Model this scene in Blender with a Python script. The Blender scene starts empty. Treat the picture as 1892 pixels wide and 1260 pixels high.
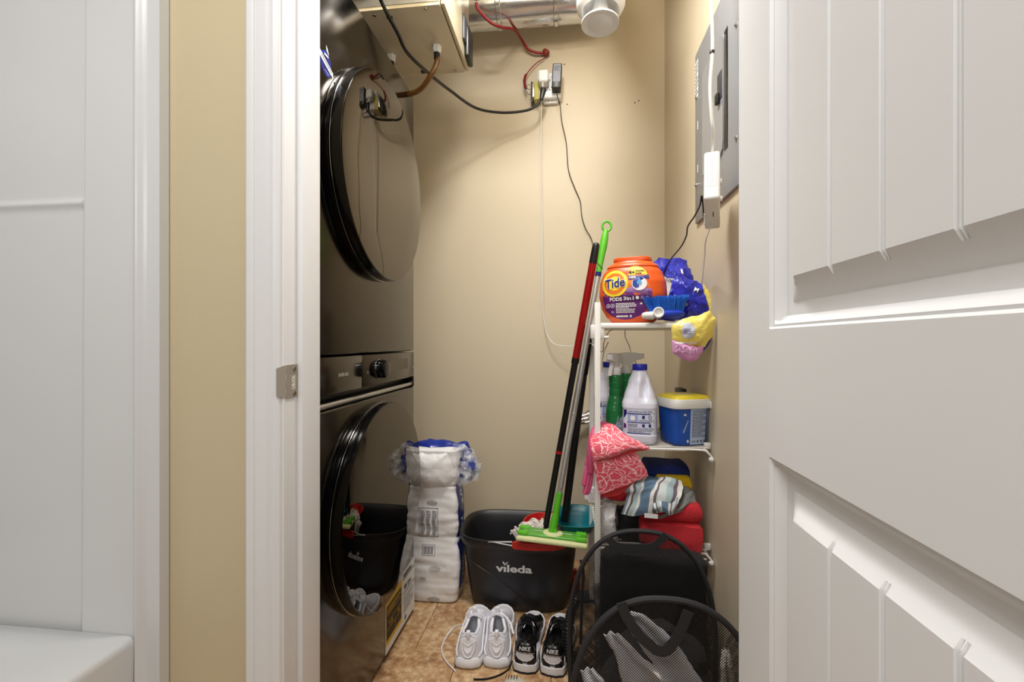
import bpy, bmesh, math, random
from mathutils import Vector, Matrix, noise
from mathutils.bvhtree import BVHTree
R = math.radians; PI = math.pi; sin = math.sin; cos = math.cos
random.seed(7)
S = bpy.context.scene; C = S.collection
F, HZ, CH = 850.0, 632.0, 1.03
TH = math.atan(103 / F)
# ------------------------------------------------------------------ camera, light, exposure
cd = bpy.data.cameras.new('camera'); cam = bpy.data.objects.new('camera', cd); C.objects.link(cam)
cd.sensor_width = 36; cd.lens = 36 * F / 1892; cd.shift_y = 2 / 1892; cd.clip_start = 0.02
cam.location = (0, 0, CH); cam.rotation_euler = (R(90), 0, TH); S.camera = cam
w = bpy.data.worlds.new('world'); S.world = w; w.use_nodes = True
w.node_tree.nodes['Background'].inputs[0].default_value = (0.9, 0.95, 1, 1)
w.node_tree.nodes['Background'].inputs[1].default_value = 0.25
S.view_settings.view_transform = 'Standard'; S.view_settings.look = 'None'
S.view_settings.exposure = 0.0; S.view_settings.gamma = 1; S.view_settings.use_curve_mapping = False
def light(name, kind, loc, energy, size=.1, col=(1, 1, 1), rot=(0, 0, 0), sy=None):
    l = bpy.data.lights.new(name, kind); o = bpy.data.objects.new(name, l); C.objects.link(o)
    l.energy = energy; l.color = col; o.location = loc; o.rotation_euler = rot
    if kind == 'AREA':
        l.size = size
        if sy: l.shape = 'RECTANGLE'; l.size_y = sy
    else: l.shadow_soft_size = size
    return o
light('closet_bulb', 'POINT', (-.12, 1.02, 2.36), 7, .06, (1, .98, .95))
light('closet_floor_fill', 'AREA', (-.10, 1.16, 2.505), 22, .26, (1, .98, .95))  # added downward fill that brightens the lower closet, not a visible fixture
light('bathroom_ceiling_light', 'AREA', (-.35, -.15, 2.42), 21.5, .7, (1, .985, .96))
light('bathroom_front_fill', 'AREA', (-.25, -1.30, 1.75), 9.5, 1.1, (1, .98, .95), (R(90), 0, 0), .5)  # added frontal fill from behind the camera, no lamp known there

# ------------------------------------------------------------------ pixel rays (photo 1892x1260) to points at real depths
def ray(px, py):
    u = (px - 946) / F; v = (HZ - py) / F
    return Vector((-sin(TH) + cos(TH) * u, cos(TH) + sin(TH) * u, v))
O = Vector((0, 0, CH))
def PY(px, py, Y): r = ray(px, py); return O + r * (Y / r.y)
def PX(px, py, X): r = ray(px, py); return O + r * (X / r.x)
def PZ(px, py, z): r = ray(px, py); return O + r * ((z - CH) / r.z)

# ------------------------------------------------------------------ materials
def lin(c):
    c = c / 255
    return c / 12.92 if c <= .04045 else ((c + .055) / 1.055) ** 2.4
def rgb(c): return (lin(c[0]), lin(c[1]), lin(c[2]), 1)
class NT:
    def __init__(s, name):
        m = bpy.data.materials.new(name); m.use_nodes = True; s.m = m; s.t = m.node_tree
        s.n = s.t.nodes; s.b = s.n['Principled BSDF']; s.o = s.n['Material Output']
    def new(s, k, **kw):
        x = s.n.new('ShaderNode' + k)
        for a, v in kw.items(): setattr(x, a, v)
        return x
    def ln(s, a, b): s.t.links.new(a, b)
    def math(s, op, a, b=None, c=None):
        x = s.new('Math', operation=op)
        for i, v in enumerate((a, b, c)):
            if v is None: continue
            if isinstance(v, (int, float)): x.inputs[i].default_value = v
            else: s.ln(v, x.inputs[i])
        return x.outputs[0]
    def mix(s, f, a, b):
        x = s.new('Mix', data_type='RGBA')
        if isinstance(f, (int, float)): x.inputs[0].default_value = f
        else: s.ln(f, x.inputs[0])
        for i, v in ((6, a), (7, b)):
            if isinstance(v, tuple): x.inputs[i].default_value = v
            else: s.ln(v, x.inputs[i])
        return x.outputs[2]
    def ramp(s, f, stops):
        x = s.new('ValToRGB'); e = x.color_ramp.elements
        while len(e) < len(stops): e.new(.5)
        for i, (p, c) in enumerate(stops): e[i].position = p; e[i].color = rgb(c)
        s.ln(f, x.inputs[0]); return x.outputs[0]
    def noise(s, scale, detail=4, vec=None, rough=.55):
        x = s.new('TexNoise'); x.inputs['Scale'].default_value = scale; x.inputs['Detail'].default_value = detail
        x.inputs['Roughness'].default_value = rough
        if vec is None: vec = s.new('TexCoord').outputs['Object']
        s.ln(vec, x.inputs['Vector']); return x.outputs['Fac']
    def bump(s, h, st, dist=.01):
        x = s.new('Bump'); x.inputs['Strength'].default_value = st; x.inputs['Distance'].default_value = dist
        s.ln(h, x.inputs['Height']); s.ln(x.outputs[0], s.b.inputs['Normal'])
def M(name, c, rough=.5, metal=0, var=.06, vs=12, bump=0, bs=60, spec=.5, coat=0, trans=0, alpha=1, sss=0, bd=.005):
    t = NT(name); b = t.b
    a = rgb(c); d = tuple(x * (1 - var * 2) for x in a[:3]) + (1,)
    t.ln(t.mix(t.noise(vs), d, a), b.inputs['Base Color'])
    b.inputs['Roughness'].default_value = rough; b.inputs['Metallic'].default_value = metal
    b.inputs['Specular IOR Level'].default_value = spec; b.inputs['Coat Weight'].default_value = coat
    b.inputs['Transmission Weight'].default_value = trans; b.inputs['Alpha'].default_value = alpha
    b.inputs['Subsurface Weight'].default_value = sss
    if bump: t.bump(t.noise(bs), bump, bd)
    return t.m
m = {}
m['wall'] = M('beige_wall_paint', (208, 195, 170), .5, var=.02, vs=2, bump=.05, bs=180)
m['hall'] = M('hall_wall_paint', (205, 190, 157), .5, var=.02, vs=2, bump=.05, bs=180)
m['ceil'] = M('ceiling_paint', (225, 222, 215), .8, var=.03)
m['trimw'] = M('white_trim_paint', (228, 228, 229), .38, var=.01, vs=3)
m['doorw'] = M('white_door_paint', (230, 230, 230), .42, var=.01, vs=3)
m['acryl'] = M('white_acrylic', (216, 217, 218), .24, var=.01, vs=3)
m['nickel'] = M('satin_nickel', (168, 160, 150), .45, .35, bump=.05, bs=300)
m['steel'] = M('bare_steel', (190, 190, 192), .28, 1)
m['chrome'] = M('chrome', (225, 225, 228), .08, 1, var=.01)
m['black'] = M('black_plastic', (18, 18, 20), .38)
m['blackg'] = M('black_gloss_plastic', (6, 6, 7), .12, spec=.35)
m['white'] = M('white_plastic', (232, 232, 232), .35, var=.02)
m['grey'] = M('grey_plastic', (140, 143, 154), .45)
m['dgrey'] = M('dark_grey_plastic', (60, 62, 66), .45)
m['wsteel'] = M('dark_inox_panel', (86, 81, 75), .16, 1, var=.03, vs=4, bump=.03, bs=9, bd=.003)
m['glass'] = M('dark_mirror_glass', (94, 88, 80), .012, 1, var=.0)
m['cream'] = M('cream_steel', (205, 194, 168), .28, .15, var=.03)  # cream also holds the beige wall's reflection in the bottom panel
m['galv'] = M('galvanised_steel', (178, 180, 184), .3, .9, var=.12, vs=20, bump=.08, bs=30)
m['duct'] = M('silver_duct', (224, 225, 230), .2, .92, var=.06, vs=8, bump=.25, bs=6, bd=.01)
m['panel'] = M('grey_enamel_panel', (150, 153, 158), .3, .2, var=.02)
m['red'] = M('red_plastic', (186, 24, 22), .35)
m['redm'] = M('red_metal_tube', (170, 24, 24), .3, .3)
m['redw'] = M('red_cable_jacket', (150, 28, 36), .45)
m['orange'] = M('orange_plastic', (232, 92, 28), .33, var=.03, vs=5, sss=.03)
m['yellow'] = M('yellow_print', (244, 214, 50), .45)
m['blue'] = M('blue_plastic', (24, 60, 190), .35)
m['navy'] = M('navy_print', (20, 26, 110), .45)
m['purple'] = M('purple_print', (104, 34, 120), .45, var=.1, vs=25)
m['lilac'] = M('lilac_print', (170, 120, 185), .45, var=.15, vs=40)
m['dpurp'] = M('dark_purple_print', (72, 20, 88), .45)
m['ink'] = M('black_ink', (25, 25, 30), .6)
m['gink'] = M('grey_ink', (96, 98, 110), .6)
m['paperw'] = M('white_paper', (232, 232, 230), .6, var=.03)
m['energy'] = M('yellow_label_paper', (222, 180, 50), .6)
m['energyd'] = M('dark_label_print', (48, 40, 20), .6)
m['green'] = M('lime_plastic', (92, 190, 40), .35)
m['greent'] = M('translucent_green_plate', (98, 176, 62), .3, var=.15, vs=30)
m['pad'] = M('pale_pad_cloth', (222, 224, 170), .9, bump=.4, bs=300)
m['alu'] = M('brushed_aluminium', (206, 205, 202), .38, .7)
m['teal'] = M('teal_plastic', (20, 118, 132), .3, var=.05, vs=6)
m['bucket'] = M('charcoal_bucket_plastic', (31, 31, 34), .42, var=.05, bump=.05, bs=200)
m['string'] = M('mop_yarn', (236, 228, 220), .9, bump=.5, bs=400)
m['wire'] = M('white_wire_coating', (232, 231, 228), .35)
m['jug'] = M('translucent_jug_plastic', (226, 228, 244), .3, var=.02, sss=.15)
m['bluecap'] = M('royal_blue_cap', (26, 40, 176), .4)
m['lab'] = M('pale_blue_label', (205, 212, 236), .45, var=.04, vs=60)
m['labb'] = M('light_blue_label', (150, 170, 220), .45, var=.08, vs=60)
m['gbottle'] = M('green_clear_bottle', (44, 150, 84), .12, trans=.35, var=.1)
m['tubb'] = M('blue_tub_print', (30, 92, 200), .3, var=.35, vs=9)
m['tubbd'] = M('deep_blue_tub_print', (16, 32, 110), .3, var=.2, vs=12)
m['tubt'] = M('tub_text_panel', (176, 196, 226), .45, var=.03)
m['lidy'] = M('yellow_lid', (236, 214, 60), .35)
m['pink'] = M('pink_rubber', (226, 96, 142), .42, var=.08, vs=20, sss=.05)
m['coral'] = M('coral_lining', (214, 60, 64), .7)
m['redcloth'] = M('red_cloth', (205, 40, 52), .9, var=.06)
m['bluecloth'] = M('navy_microfibre', (24, 44, 120), .95, var=.3, vs=90, bump=1, bs=220)
m['yelcloth'] = M('yellow_microfibre', (214, 176, 16), .95, bump=.8, bs=220)
m['blackcloth'] = M('black_cloth', (17, 17, 20), .85, bump=.6, bs=40)
m['blackstrap'] = M('black_webbing', (34, 34, 38), .7)
m['bagw'] = M('white_plastic_bag', (226, 224, 226), .32, var=.04, bump=.5, bs=18)
m['whitecloth'] = M('white_cloth', (236, 236, 240), .7, bump=.4, bs=60)
m['tissue'] = M('white_pack_film', (236, 235, 236), .22, var=.03, bump=.35, bs=14, bd=.012)
m['packb'] = M('blue_pack_film', (38, 62, 170), .25, var=.35, vs=16, bump=.6, bs=26)
m['smudge'] = M('faint_grey_print', (188, 187, 190), .4, var=.1)
m['shoew'] = M('white_sneaker_upper', (232, 232, 240), .55, var=.02, bump=.1, bs=300)
m['shoem'] = M('white_mesh_fabric', (214, 216, 226), .8, var=.08, vs=200, bump=.5, bs=500)
m['shoes'] = M('white_rubber_sole', (224, 222, 226), .5, var=.02)
m['insole'] = M('grey_insole', (90, 90, 100), .9)
m['leatherb'] = M('black_leather', (12, 12, 14), .3, bump=.1, bs=150)
m['leatherw'] = M('white_leather', (232, 230, 236), .42)
m['lining'] = M('black_lining', (10, 10, 11), .8)
m['blackrub'] = M('black_rubber', (14, 14, 15), .6)
m['knit'] = M('cream_knit', (222, 216, 200), .9, var=.2, vs=120, bump=1, bs=160)
m['brown'] = M('stained_clear_hose', (150, 102, 48), .12, var=.35, vs=16, trans=.35)
m['trafo'] = M('transformer_tape', (196, 190, 96), .5)
m['copper'] = M('terminal_red', (150, 52, 38), .5, var=.3, vs=200)
m['grout'] = M('dark_joint', (100, 78, 58), .9)
m['wipes'] = M('blue_bag_film', (46, 54, 214), .25, var=.4, vs=22, bump=.7, bs=22, bd=.01)
m['wipesy'] = M('yellow_bag_film', (236, 216, 110), .3, var=.1, vs=22, bump=.7, bs=22, bd=.01)
m['wipesp'] = M('pink_bag_print', (216, 150, 204), .35, var=.15, vs=40)
m['bristle'] = M('blue_bristles', (52, 128, 245), .4, var=.3, vs=60)
m['bluecard'] = M('pale_purple_print', (180, 160, 200), .45)
m['brass'] = M('brass_screw', (140, 120, 80), .3, 1)

def mat_tile():
    t = NT('stone_look_tile'); oi = t.new('ObjectInfo'); tc = t.new('TexCoord').outputs['Object']
    mp = t.new('Mapping'); t.ln(tc, mp.inputs['Vector'])
    cx = t.new('CombineXYZ'); t.ln(t.math('MULTIPLY', oi.outputs['Random'], 37.), cx.inputs[0]); t.ln(t.math('MULTIPLY', oi.outputs['Random'], 11.), cx.inputs[1])
    t.ln(cx.outputs[0], mp.inputs['Location']); v = mp.outputs[0]
    a = t.noise(9, 8, v, .68); b = t.noise(42, 8, v, .72)
    c1 = t.ramp(a, [(.34, (128, 88, 58)), (.45, (168, 124, 84)), (.54, (192, 156, 114)), (.66, (218, 192, 154))])
    c2 = t.ramp(b, [(.36, (112, 78, 54)), (.5, (178, 142, 102)), (.64, (232, 212, 178))])
    t.ln(t.mix(.48, c1, c2), t.b.inputs['Base Color'])
    t.b.inputs['Roughness'].default_value = .36; t.bump(b, .25, .002); return t.m
m['tile'] = mat_tile()
def mat_net():
    t = NT('black_net'); tc = t.new('TexCoord').outputs['Object']; sp = t.new('SeparateXYZ'); t.ln(tc, sp.inputs[0])
    h = t.math('ADD', sp.outputs[0], sp.outputs[1]); z = sp.outputs[2]
    s = 1 / .0058
    p = t.math('FRACT', t.math('MULTIPLY', t.math('ADD', h, z), s)); q = t.math('FRACT', t.math('MULTIPLY', t.math('SUBTRACT', h, z), s))
    hole = t.math('MULTIPLY', t.math('GREATER_THAN', p, .30), t.math('GREATER_THAN', q, .30))
    t.ln(t.math('SUBTRACT', 1, hole), t.b.inputs['Alpha'])
    t.b.inputs['Base Color'].default_value = (.006, .006, .007, 1); t.b.inputs['Roughness'].default_value = .6; return t.m
m['net'] = mat_net()
def mat_film():
    t = NT('clear_film'); b = t.b
    n = t.noise(26, 5)
    t.ln(t.ramp(n, [(.40, (60, 60, 60)), (.60, (215, 215, 215))]), b.inputs['Alpha'])
    b.inputs['Base Color'].default_value = (.82, .85, .92, 1); b.inputs['Roughness'].default_value = .08
    t.bump(t.noise(30, 5), 1., .01); return t.m
m['film'] = mat_film()
def mat_rose():
    t = NT('rose_print_rubber'); uv = t.new('TexCoord').outputs['UV']
    nz = t.new('TexNoise'); nz.inputs['Scale'].default_value = 7; t.ln(uv, nz.inputs['Vector'])
    wv = t.new('VectorMath', operation='MULTIPLY_ADD'); t.ln(nz.outputs['Color'], wv.inputs[0]); wv.inputs[1].default_value = (.13, .13, .13); t.ln(uv, wv.inputs[2])
    vo = t.new('TexVoronoi', feature='F1'); vo.inputs['Scale'].default_value = 2.7; t.ln(wv.outputs[0], vo.inputs['Vector'])
    d = vo.outputs['Distance']
    rings = t.math('LESS_THAN', t.math('ABSOLUTE', t.math('SUBTRACT', t.math('FRACT', t.math('MULTIPLY', d, 4.6)), .5)), .07)
    v2 = t.new('TexVoronoi', feature='DISTANCE_TO_EDGE'); v2.inputs['Scale'].default_value = 6; t.ln(wv.outputs[0], v2.inputs['Vector'])
    ed = t.math('LESS_THAN', v2.outputs['Distance'], .028)
    ln_ = t.math('MAXIMUM', rings, ed)
    t.ln(t.mix(ln_, rgb((222, 84, 104)), rgb((250, 206, 212))), t.b.inputs['Base Color']); t.b.inputs['Roughness'].default_value = .5
    return t.m
m['rose'] = mat_rose()
def mat_stripe():
    t = NT('striped_linen'); uv = t.new('TexCoord').outputs['UV']; sp = t.new('SeparateXYZ'); t.ln(uv, sp.inputs[0])
    st = [(0, (120, 140, 160)), (.08, (225, 225, 222)), (.14, (100, 90, 100)), (.18, (170, 190, 196)), (.27, (215, 216, 214)), (.33, (92, 118, 142)), (.5, (96, 122, 148)), (.55, (220, 218, 214)), (.62, (104, 92, 104)), (.67, (200, 208, 208)), (.78, (165, 186, 192)), (.85, (112, 100, 112)), (.9, (225, 224, 220))]
    x = t.new('ValToRGB'); e = x.color_ramp.elements; x.color_ramp.interpolation = 'CONSTANT'
    while len(e) < len(st): e.new(.5)
    for i, (p, c) in enumerate(st): e[i].position = p; e[i].color = rgb(c)
    t.ln(sp.outputs[0], x.inputs[0]); t.ln(x.outputs[0], t.b.inputs['Base Color']); t.b.inputs['Roughness'].default_value = .9
    t.bump(t.noise(300, 3), .6, .003); return t.m
m['stripe'] = mat_stripe()
def mat_weave(name, c, c2, sc):
    t = NT(name); uv = t.new('TexCoord').outputs['UV']; sp = t.new('SeparateXYZ'); t.ln(uv, sp.inputs[0])
    a = t.math('SINE', t.math('MULTIPLY', sp.outputs[0], sc)); b = t.math('SINE', t.math('MULTIPLY', sp.outputs[1], sc))
    p = t.math('MULTIPLY', a, b)
    t.ln(t.mix(t.math('MULTIPLY_ADD', p, .5, .5), rgb(c2), rgb(c)), t.b.inputs['Base Color']); t.b.inputs['Roughness'].default_value = .95
    t.bump(p, .7, .002); return t.m
m['redwaffle'] = mat_weave('red_waffle_cloth', (222, 50, 60), (168, 26, 38), 190)
m['greycloth'] = mat_weave('speckled_grey_cloth', (190, 190, 188), (80, 82, 84), 260)
def mat_perf():
    t = NT('perforated_white_plastic'); uv = t.new('TexCoord').outputs['UV']; sp = t.new('SeparateXYZ'); t.ln(uv, sp.inputs[0])
    p = t.math('FRACT', t.math('MULTIPLY', t.math('ADD', sp.outputs[0], sp.outputs[1]), 1.)); q = t.math('FRACT', t.math('SUBTRACT', sp.outputs[0], sp.outputs[1]))
    dp = t.math('SUBTRACT', p, .5); dq = t.math('SUBTRACT', q, .5)
    r2 = t.math('ADD', t.math('MULTIPLY', dp, dp), t.math('MULTIPLY', dq, dq))
    t.ln(t.mix(t.math('LESS_THAN', r2, .07), rgb((236, 236, 236)), rgb((120, 122, 126))), t.b.inputs['Base Color']); t.b.inputs['Roughness'].default_value = .4; return t.m
m['perf'] = mat_perf()

# ------------------------------------------------------------------ mesh builder
class MB:
    def __init__(s): s.v = []; s.f = []; s.uv = {}
    def add(s, vs, fs, uvs=None):
        n = len(s.v); s.v += [Vector(v) for v in vs]; s.f += [tuple(i + n for i in f) for f in fs]
        if uvs:
            for i, u in enumerate(uvs): s.uv[n + i] = u
        return s
    def box(s, lo, hi, bev=0, seg=2, mat=None):
        b = bmesh.new(); bmesh.ops.create_cube(b, size=1)
        for v in b.verts: v.co = Vector([lo[i] + (v.co[i] + .5) * (hi[i] - lo[i]) for i in range(3)])
        if bev: bmesh.ops.bevel(b, geom=b.edges[:], offset=bev, segments=seg, profile=.5, affect='EDGES')
        if mat is not None: b.transform(mat)
        b.verts.index_update(); s.add([v.co.copy() for v in b.verts], [[v.index for v in f.verts] for f in b.faces]); b.free(); return s
    def loft(s, rings, cap0=True, cap1=True, closed=True, uv=False):
        n = len(rings[0]); base = []
        for r in rings: base += list(r)
        fs = []; K = n if closed else n - 1
        for i in range(len(rings) - 1):
            for j in range(K):
                k = (j + 1) % n; fs.append((i * n + j, i * n + k, (i + 1) * n + k, (i + 1) * n + j))
        if cap0 and closed: fs.append(tuple(range(n))[::-1])
        if cap1 and closed: fs.append(tuple((len(rings) - 1) * n + j for j in range(n)))
        uvs = [(j / (n - 1), i / (len(rings) - 1)) for i in range(len(rings)) for j in range(n)] if uv else None
        return s.add(base, fs, uvs)
    def cyl(s, a, b, r0, r1=None, n=16, caps=True):
        a = Vector(a); b = Vector(b); r1 = r0 if r1 is None else r1
        return s.loft([ringat(a, b - a, r0, n), ringat(b, b - a, r1, n)], caps, caps)
    def tube(s, pts, r, n=8, caps=True, ry=None):
        pts = [Vector(p) for p in pts]; rings = []; ref = None
        for i, p in enumerate(pts):
            d = (pts[min(i + 1, len(pts) - 1)] - pts[max(i - 1, 0)]).normalized()
            if ref is None: ref = d.orthogonal().normalized()
            ref = (ref - d * ref.dot(d)).normalized(); q = d.cross(ref)
            rr = r[i] if isinstance(r, (list, tuple)) else r; r2 = ry if ry else rr
            rings.append([p + ref * rr * cos(2 * PI * k / n) + q * r2 * sin(2 * PI * k / n) for k in range(n)])
        return s.loft(rings, caps, caps)
    def lathe(s, prof, c, axis, n=32, caps=(True, True)):
        axis = Vector(axis).normalized(); c = Vector(c)
        return s.loft([ringat(c + axis * h, axis, max(r, 1e-5), n) for r, h in prof], *caps)
    def grid(s, fn, nu, nv, thick=0):
        vs = []; uvs = []
        for j in range(nv + 1):
            for i in range(nu + 1):
                vs.append(Vector(fn(i / nu, j / nv))); uvs.append((i / nu, j / nv))
        W = nu + 1
        fs = [(j * W + i, j * W + i + 1, (j + 1) * W + i + 1, (j + 1) * W + i) for j in range(nv) for i in range(nu)]
        if thick:
            nr = [Vector() for _ in vs]
            for f in fs:
                n_ = (vs[f[1]] - vs[f[0]]).cross(vs[f[3]] - vs[f[0]])
                for i in f: nr[i] += n_
            k = len(vs); vs2 = [v - nr[i].normalized() * thick for i, v in enumerate(vs)]
            fs2 = [tuple(i + k for i in f)[::-1] for f in fs]
            bd = [i for i in range(W)] + [j * W + nu for j in range(1, nv + 1)] + [nv * W + i for i in range(nu - 1, -1, -1)] + [j * W for j in range(nv - 1, 0, -1)]
            sd = [(bd[i], bd[i - 1], bd[i - 1] + k, bd[i] + k) for i in range(len(bd))]
            return s.add(vs + vs2, fs + fs2 + sd, uvs + uvs)
        return s.add(vs, fs, uvs)
    def wrinkle(s, amp, sc, seed=0, ridged=False, keep=None):
        for i, v in enumerate(s.v):
            p = v * sc + Vector((seed, seed * 2.3, -seed))
            d = noise.noise_vector(p)
            if ridged: d = d + noise.noise_vector(p * 2.7) * .5 + noise.noise_vector(p * 6) * .22
            s.v[i] = v + d * amp * (keep(v) if keep else 1)
        return s
    def xf(s, mt): s.v = [mt @ v for v in s.v]; return s
    def build(s, name, mat, parent=None, ang=40, origin=None):
        me = bpy.data.meshes.new(name); o3 = Vector(origin) if origin is not None else Vector()
        me.from_pydata([v - o3 for v in s.v], [], s.f)
        mats = mat if isinstance(mat, (list, tuple)) else [mat]
        for q in mats: me.materials.append(m[q] if isinstance(q, str) else q)
        if s.uv:
            uvl = me.uv_layers.new(name='UVMap')
            for l in me.loops: uvl.data[l.index].uv = s.uv.get(l.vertex_index, (0, 0))
        b = bmesh.new(); b.from_mesh(me); bmesh.ops.recalc_face_normals(b, faces=b.faces[:]); b.to_mesh(me); b.free()
        me.shade_smooth()
        try: me.set_sharp_from_angle(angle=R(ang))
        except Exception: pass
        o = bpy.data.objects.new(name, me); C.objects.link(o); o.location = o3
        if parent is not None:
            o.parent = parent; o.location = o3 - pbase(parent)
        return o
def pbase(p):
    v = Vector()
    while p is not None: v += p.location; p = p.parent
    return v
def ringat(c, d, r, n, r2=None):
    d = Vector(d).normalized(); up = Vector((0, 0, 1)) if abs(d.z) < .9 else Vector((0, 1, 0))
    a = up.cross(d).normalized(); b = d.cross(a)
    return [Vector(c) + a * r * cos(2 * PI * k / n) + b * (r2 or r) * sin(2 * PI * k / n) for k in range(n)]
def sel(c, a, b, n, k=40, yaw=0):
    out = []
    for i in range(k):
        t = 2 * PI * i / k; x = a * math.copysign(abs(cos(t)) ** (2 / n), cos(t)); y = b * math.copysign(abs(sin(t)) ** (2 / n), sin(t))
        out.append(Vector((c[0] + x * cos(yaw) - y * sin(yaw), c[1] + x * sin(yaw) + y * cos(yaw), c[2])))
    return out
def spline(pts, k=8):
    P = [Vector(p) for p in pts]; P = [P[0] * 2 - P[1]] + P + [P[-1] * 2 - P[-2]]; out = []
    for i in range(1, len(P) - 2):
        for j in range(k):
            t = j / k; a, b, c, d = P[i - 1], P[i], P[i + 1], P[i + 2]
            out.append(.5 * ((2 * b) + (c - a) * t + (2 * a - 5 * b + 4 * c - d) * t * t + (3 * b - a - 3 * c + d) * t ** 3))
    out.append(P[-2]); return out
def interp(tab, x):
    if x <= tab[0][0]: return tab[0][1:]
    for a, b in zip(tab, tab[1:]):
        if x <= b[0]:
            t = (x - a[0]) / (b[0] - a[0]); t = t * t * (3 - 2 * t) * .5 + t * .5
            return tuple(p + (q - p) * t for p, q in zip(a[1:], b[1:]))
    return tab[-1][1:]
def thing(name, label, cat, loc=(0, 0, 0), group=None):
    o = bpy.data.objects.new(name, None); C.objects.link(o); o.location = loc; o.empty_display_size = .05
    return tag(o, label, cat, group)
def tag(o, label, cat, group=None):
    o['label'] = label; o['category'] = cat
    if group: o['group'] = group
    return o
def struct(o, label=None):
    o['kind'] = 'structure'
    if label: o['label'] = label
    return o
def stuff(o): o['kind'] = 'stuff'; return o
# flat marks: shapes and lettering laid on a plane or dropped on a surface
def plane_map(org, right, up, off=.0006):
    org = Vector(org); r = Vector(right).normalized(); u = Vector(up).normalized(); n = r.cross(u)
    return lambda x, y, k=0: org + r * x + u * y + n * (off + k * .0004)
def drop_map(objs, org, right, up, off=.0006, reach=.15):
    org = Vector(org); r = Vector(right).normalized(); u = Vector(up).normalized(); n = r.cross(u)
    objs = objs if isinstance(objs, list) else [objs]; trees = []
    for o in objs:
        b = pbase(o); trees.append(BVHTree.FromPolygons([v.co + b for v in o.data.vertices], [tuple(p.vertices) for p in o.data.polygons]))
    last = [org]
    def f(x, y, k=0):
        p = org + r * x + u * y + n * reach; best = None
        for t in trees:
            h = t.ray_cast(p, -n, reach * 2.5)
            if h[0] is not None and (best is None or h[3] < best[3]): best = h
        q = best[0] if best else org + r * x + u * y + n * (last[0] - org).dot(n)
        last[0] = q
        return q + n * (off + k * .0004)
    return f
def decal(name, polys, mp, mat, parent, k=0, rings=4, org=None):
    b = MB()
    for P in polys:
        if len(P) == 4 and isinstance(P[0], (int, float)):
            x0, y0, x1, y1 = P; nx = max(1, int(abs(x1 - x0) / .012)); ny = max(1, int(abs(y1 - y0) / .012))
            b.grid(lambda u, v: mp(x0 + (x1 - x0) * u, y0 + (y1 - y0) * v, k), min(nx, 20), min(ny, 20)); continue
        n = len(P); cx = sum(p[0] for p in P) / n; cy = sum(p[1] for p in P) / n
        rg = [[mp(cx + (x - cx) * s / rings, cy + (y - cy) * s / rings, k) for x, y in P] for s in range(rings, 0, -1)]
        i0 = len(b.v); b.loft(rg, False, False); b.add([mp(cx, cy, k)], []); c = len(b.v) - 1
        j = i0 + (rings - 1) * n
        b.f += [(j + i, j + (i + 1) % n, c) for i in range(n)]
    return b.build(name, mat, parent, 180)
def circ(cx, cy, r, n=28, r2=None): return [(cx + r * cos(2 * PI * i / n), cy + (r2 or r) * sin(2 * PI * i / n)) for i in range(n)]
def text(name, s, mp, mat, parent, x, y, size, k=1, bold=0, shear=0, width=None, align='CENTER', rot=0):
    cu = bpy.data.curves.new('t', 'FONT'); cu.body = s; cu.size = 1; cu.offset = bold; cu.shear = shear
    cu.align_x = align; cu.align_y = 'CENTER'; cu.resolution_u = 3
    ob = bpy.data.objects.new('t', cu); me = bpy.data.meshes.new_from_object(ob)
    w0 = max(v.co.x for v in me.vertices) - min(v.co.x for v in me.vertices); sc_ = size if width is None else width / w0
    bq = bmesh.new(); bq.from_mesh(me); bmesh.ops.triangulate(bq, faces=bq.faces[:])
    for _ in range(5):
        ed = [e for e in bq.edges if e.calc_length() * sc_ > .005]
        if not ed or size < .009: break
        bmesh.ops.subdivide_edges(bq, edges=ed, cuts=1); bmesh.ops.triangulate(bq, faces=bq.faces[:])
    bq.to_mesh(me); bq.free()
    vs = [v.co.copy() for v in me.vertices]; fs = [tuple(p.vertices) for p in me.polygons]
    bpy.data.objects.remove(ob); bpy.data.curves.remove(cu); bpy.data.meshes.remove(me)
    w_ = max(v.x for v in vs) - min(v.x for v in vs); sx = size if width is None else width / w_
    b = MB(); c, s_ = cos(rot), sin(rot)
    b.add([mp(x + v.x * sx * c - v.y * size * s_, y + v.x * sx * s_ + v.y * size * c, k) for v in vs], fs)
    return b.build(name, mat, parent, 180)
def lines(x0, x1, y0, y1, n, seed=0, th=.45):
    rnd = random.Random(seed); out = []; h = (y1 - y0) / n
    for i in range(n):
        y = y1 - (i + .5) * h; x = x0
        while x < x1 - (x1 - x0) * .08:
            w_ = (x1 - x0) * rnd.uniform(.05, .2); e = min(x + w_, x1)
            if i % 4 != 3 or x < x0 + (x1 - x0) * .6: out.append((x, y - h * th / 2, e, y + h * th / 2))
            x = e + (x1 - x0) * .02
    return out
def pillow(P, th, mt, back=1., rings=12, seed=0, amp=.004, sc=30):
    """P outline (closed, star shaped) in world points; bulges towards n by th"""
    n = len(P); c = sum(P, Vector()) / n; nn = Vector()
    for i in range(n): nn += (P[i] - c).cross(P[(i + 1) % n] - c)
    nn.normalize()
    if nn.dot(c - O) > 0: nn = -nn
    b = MB()
    Q = []
    for i in range(n):
        for j in range(5): Q.append(P[i].lerp(P[(i + 1) % n], j / 5))
    P = Q; n = len(P)
    front = [[c + (p - c) * (s / rings) + nn * th * (1 - (s / rings) ** 2.5) for p in P] for s in range(1, rings + 1)]
    bk = [[c + (p - c) * (s / rings) - nn * th * back * (1 - (s / rings) ** 2.5) for p in P] for s in range(rings - 1, 0, -1)]
    b.loft(front + bk, True, True)
    return b.wrinkle(amp, sc, seed, True)
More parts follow.
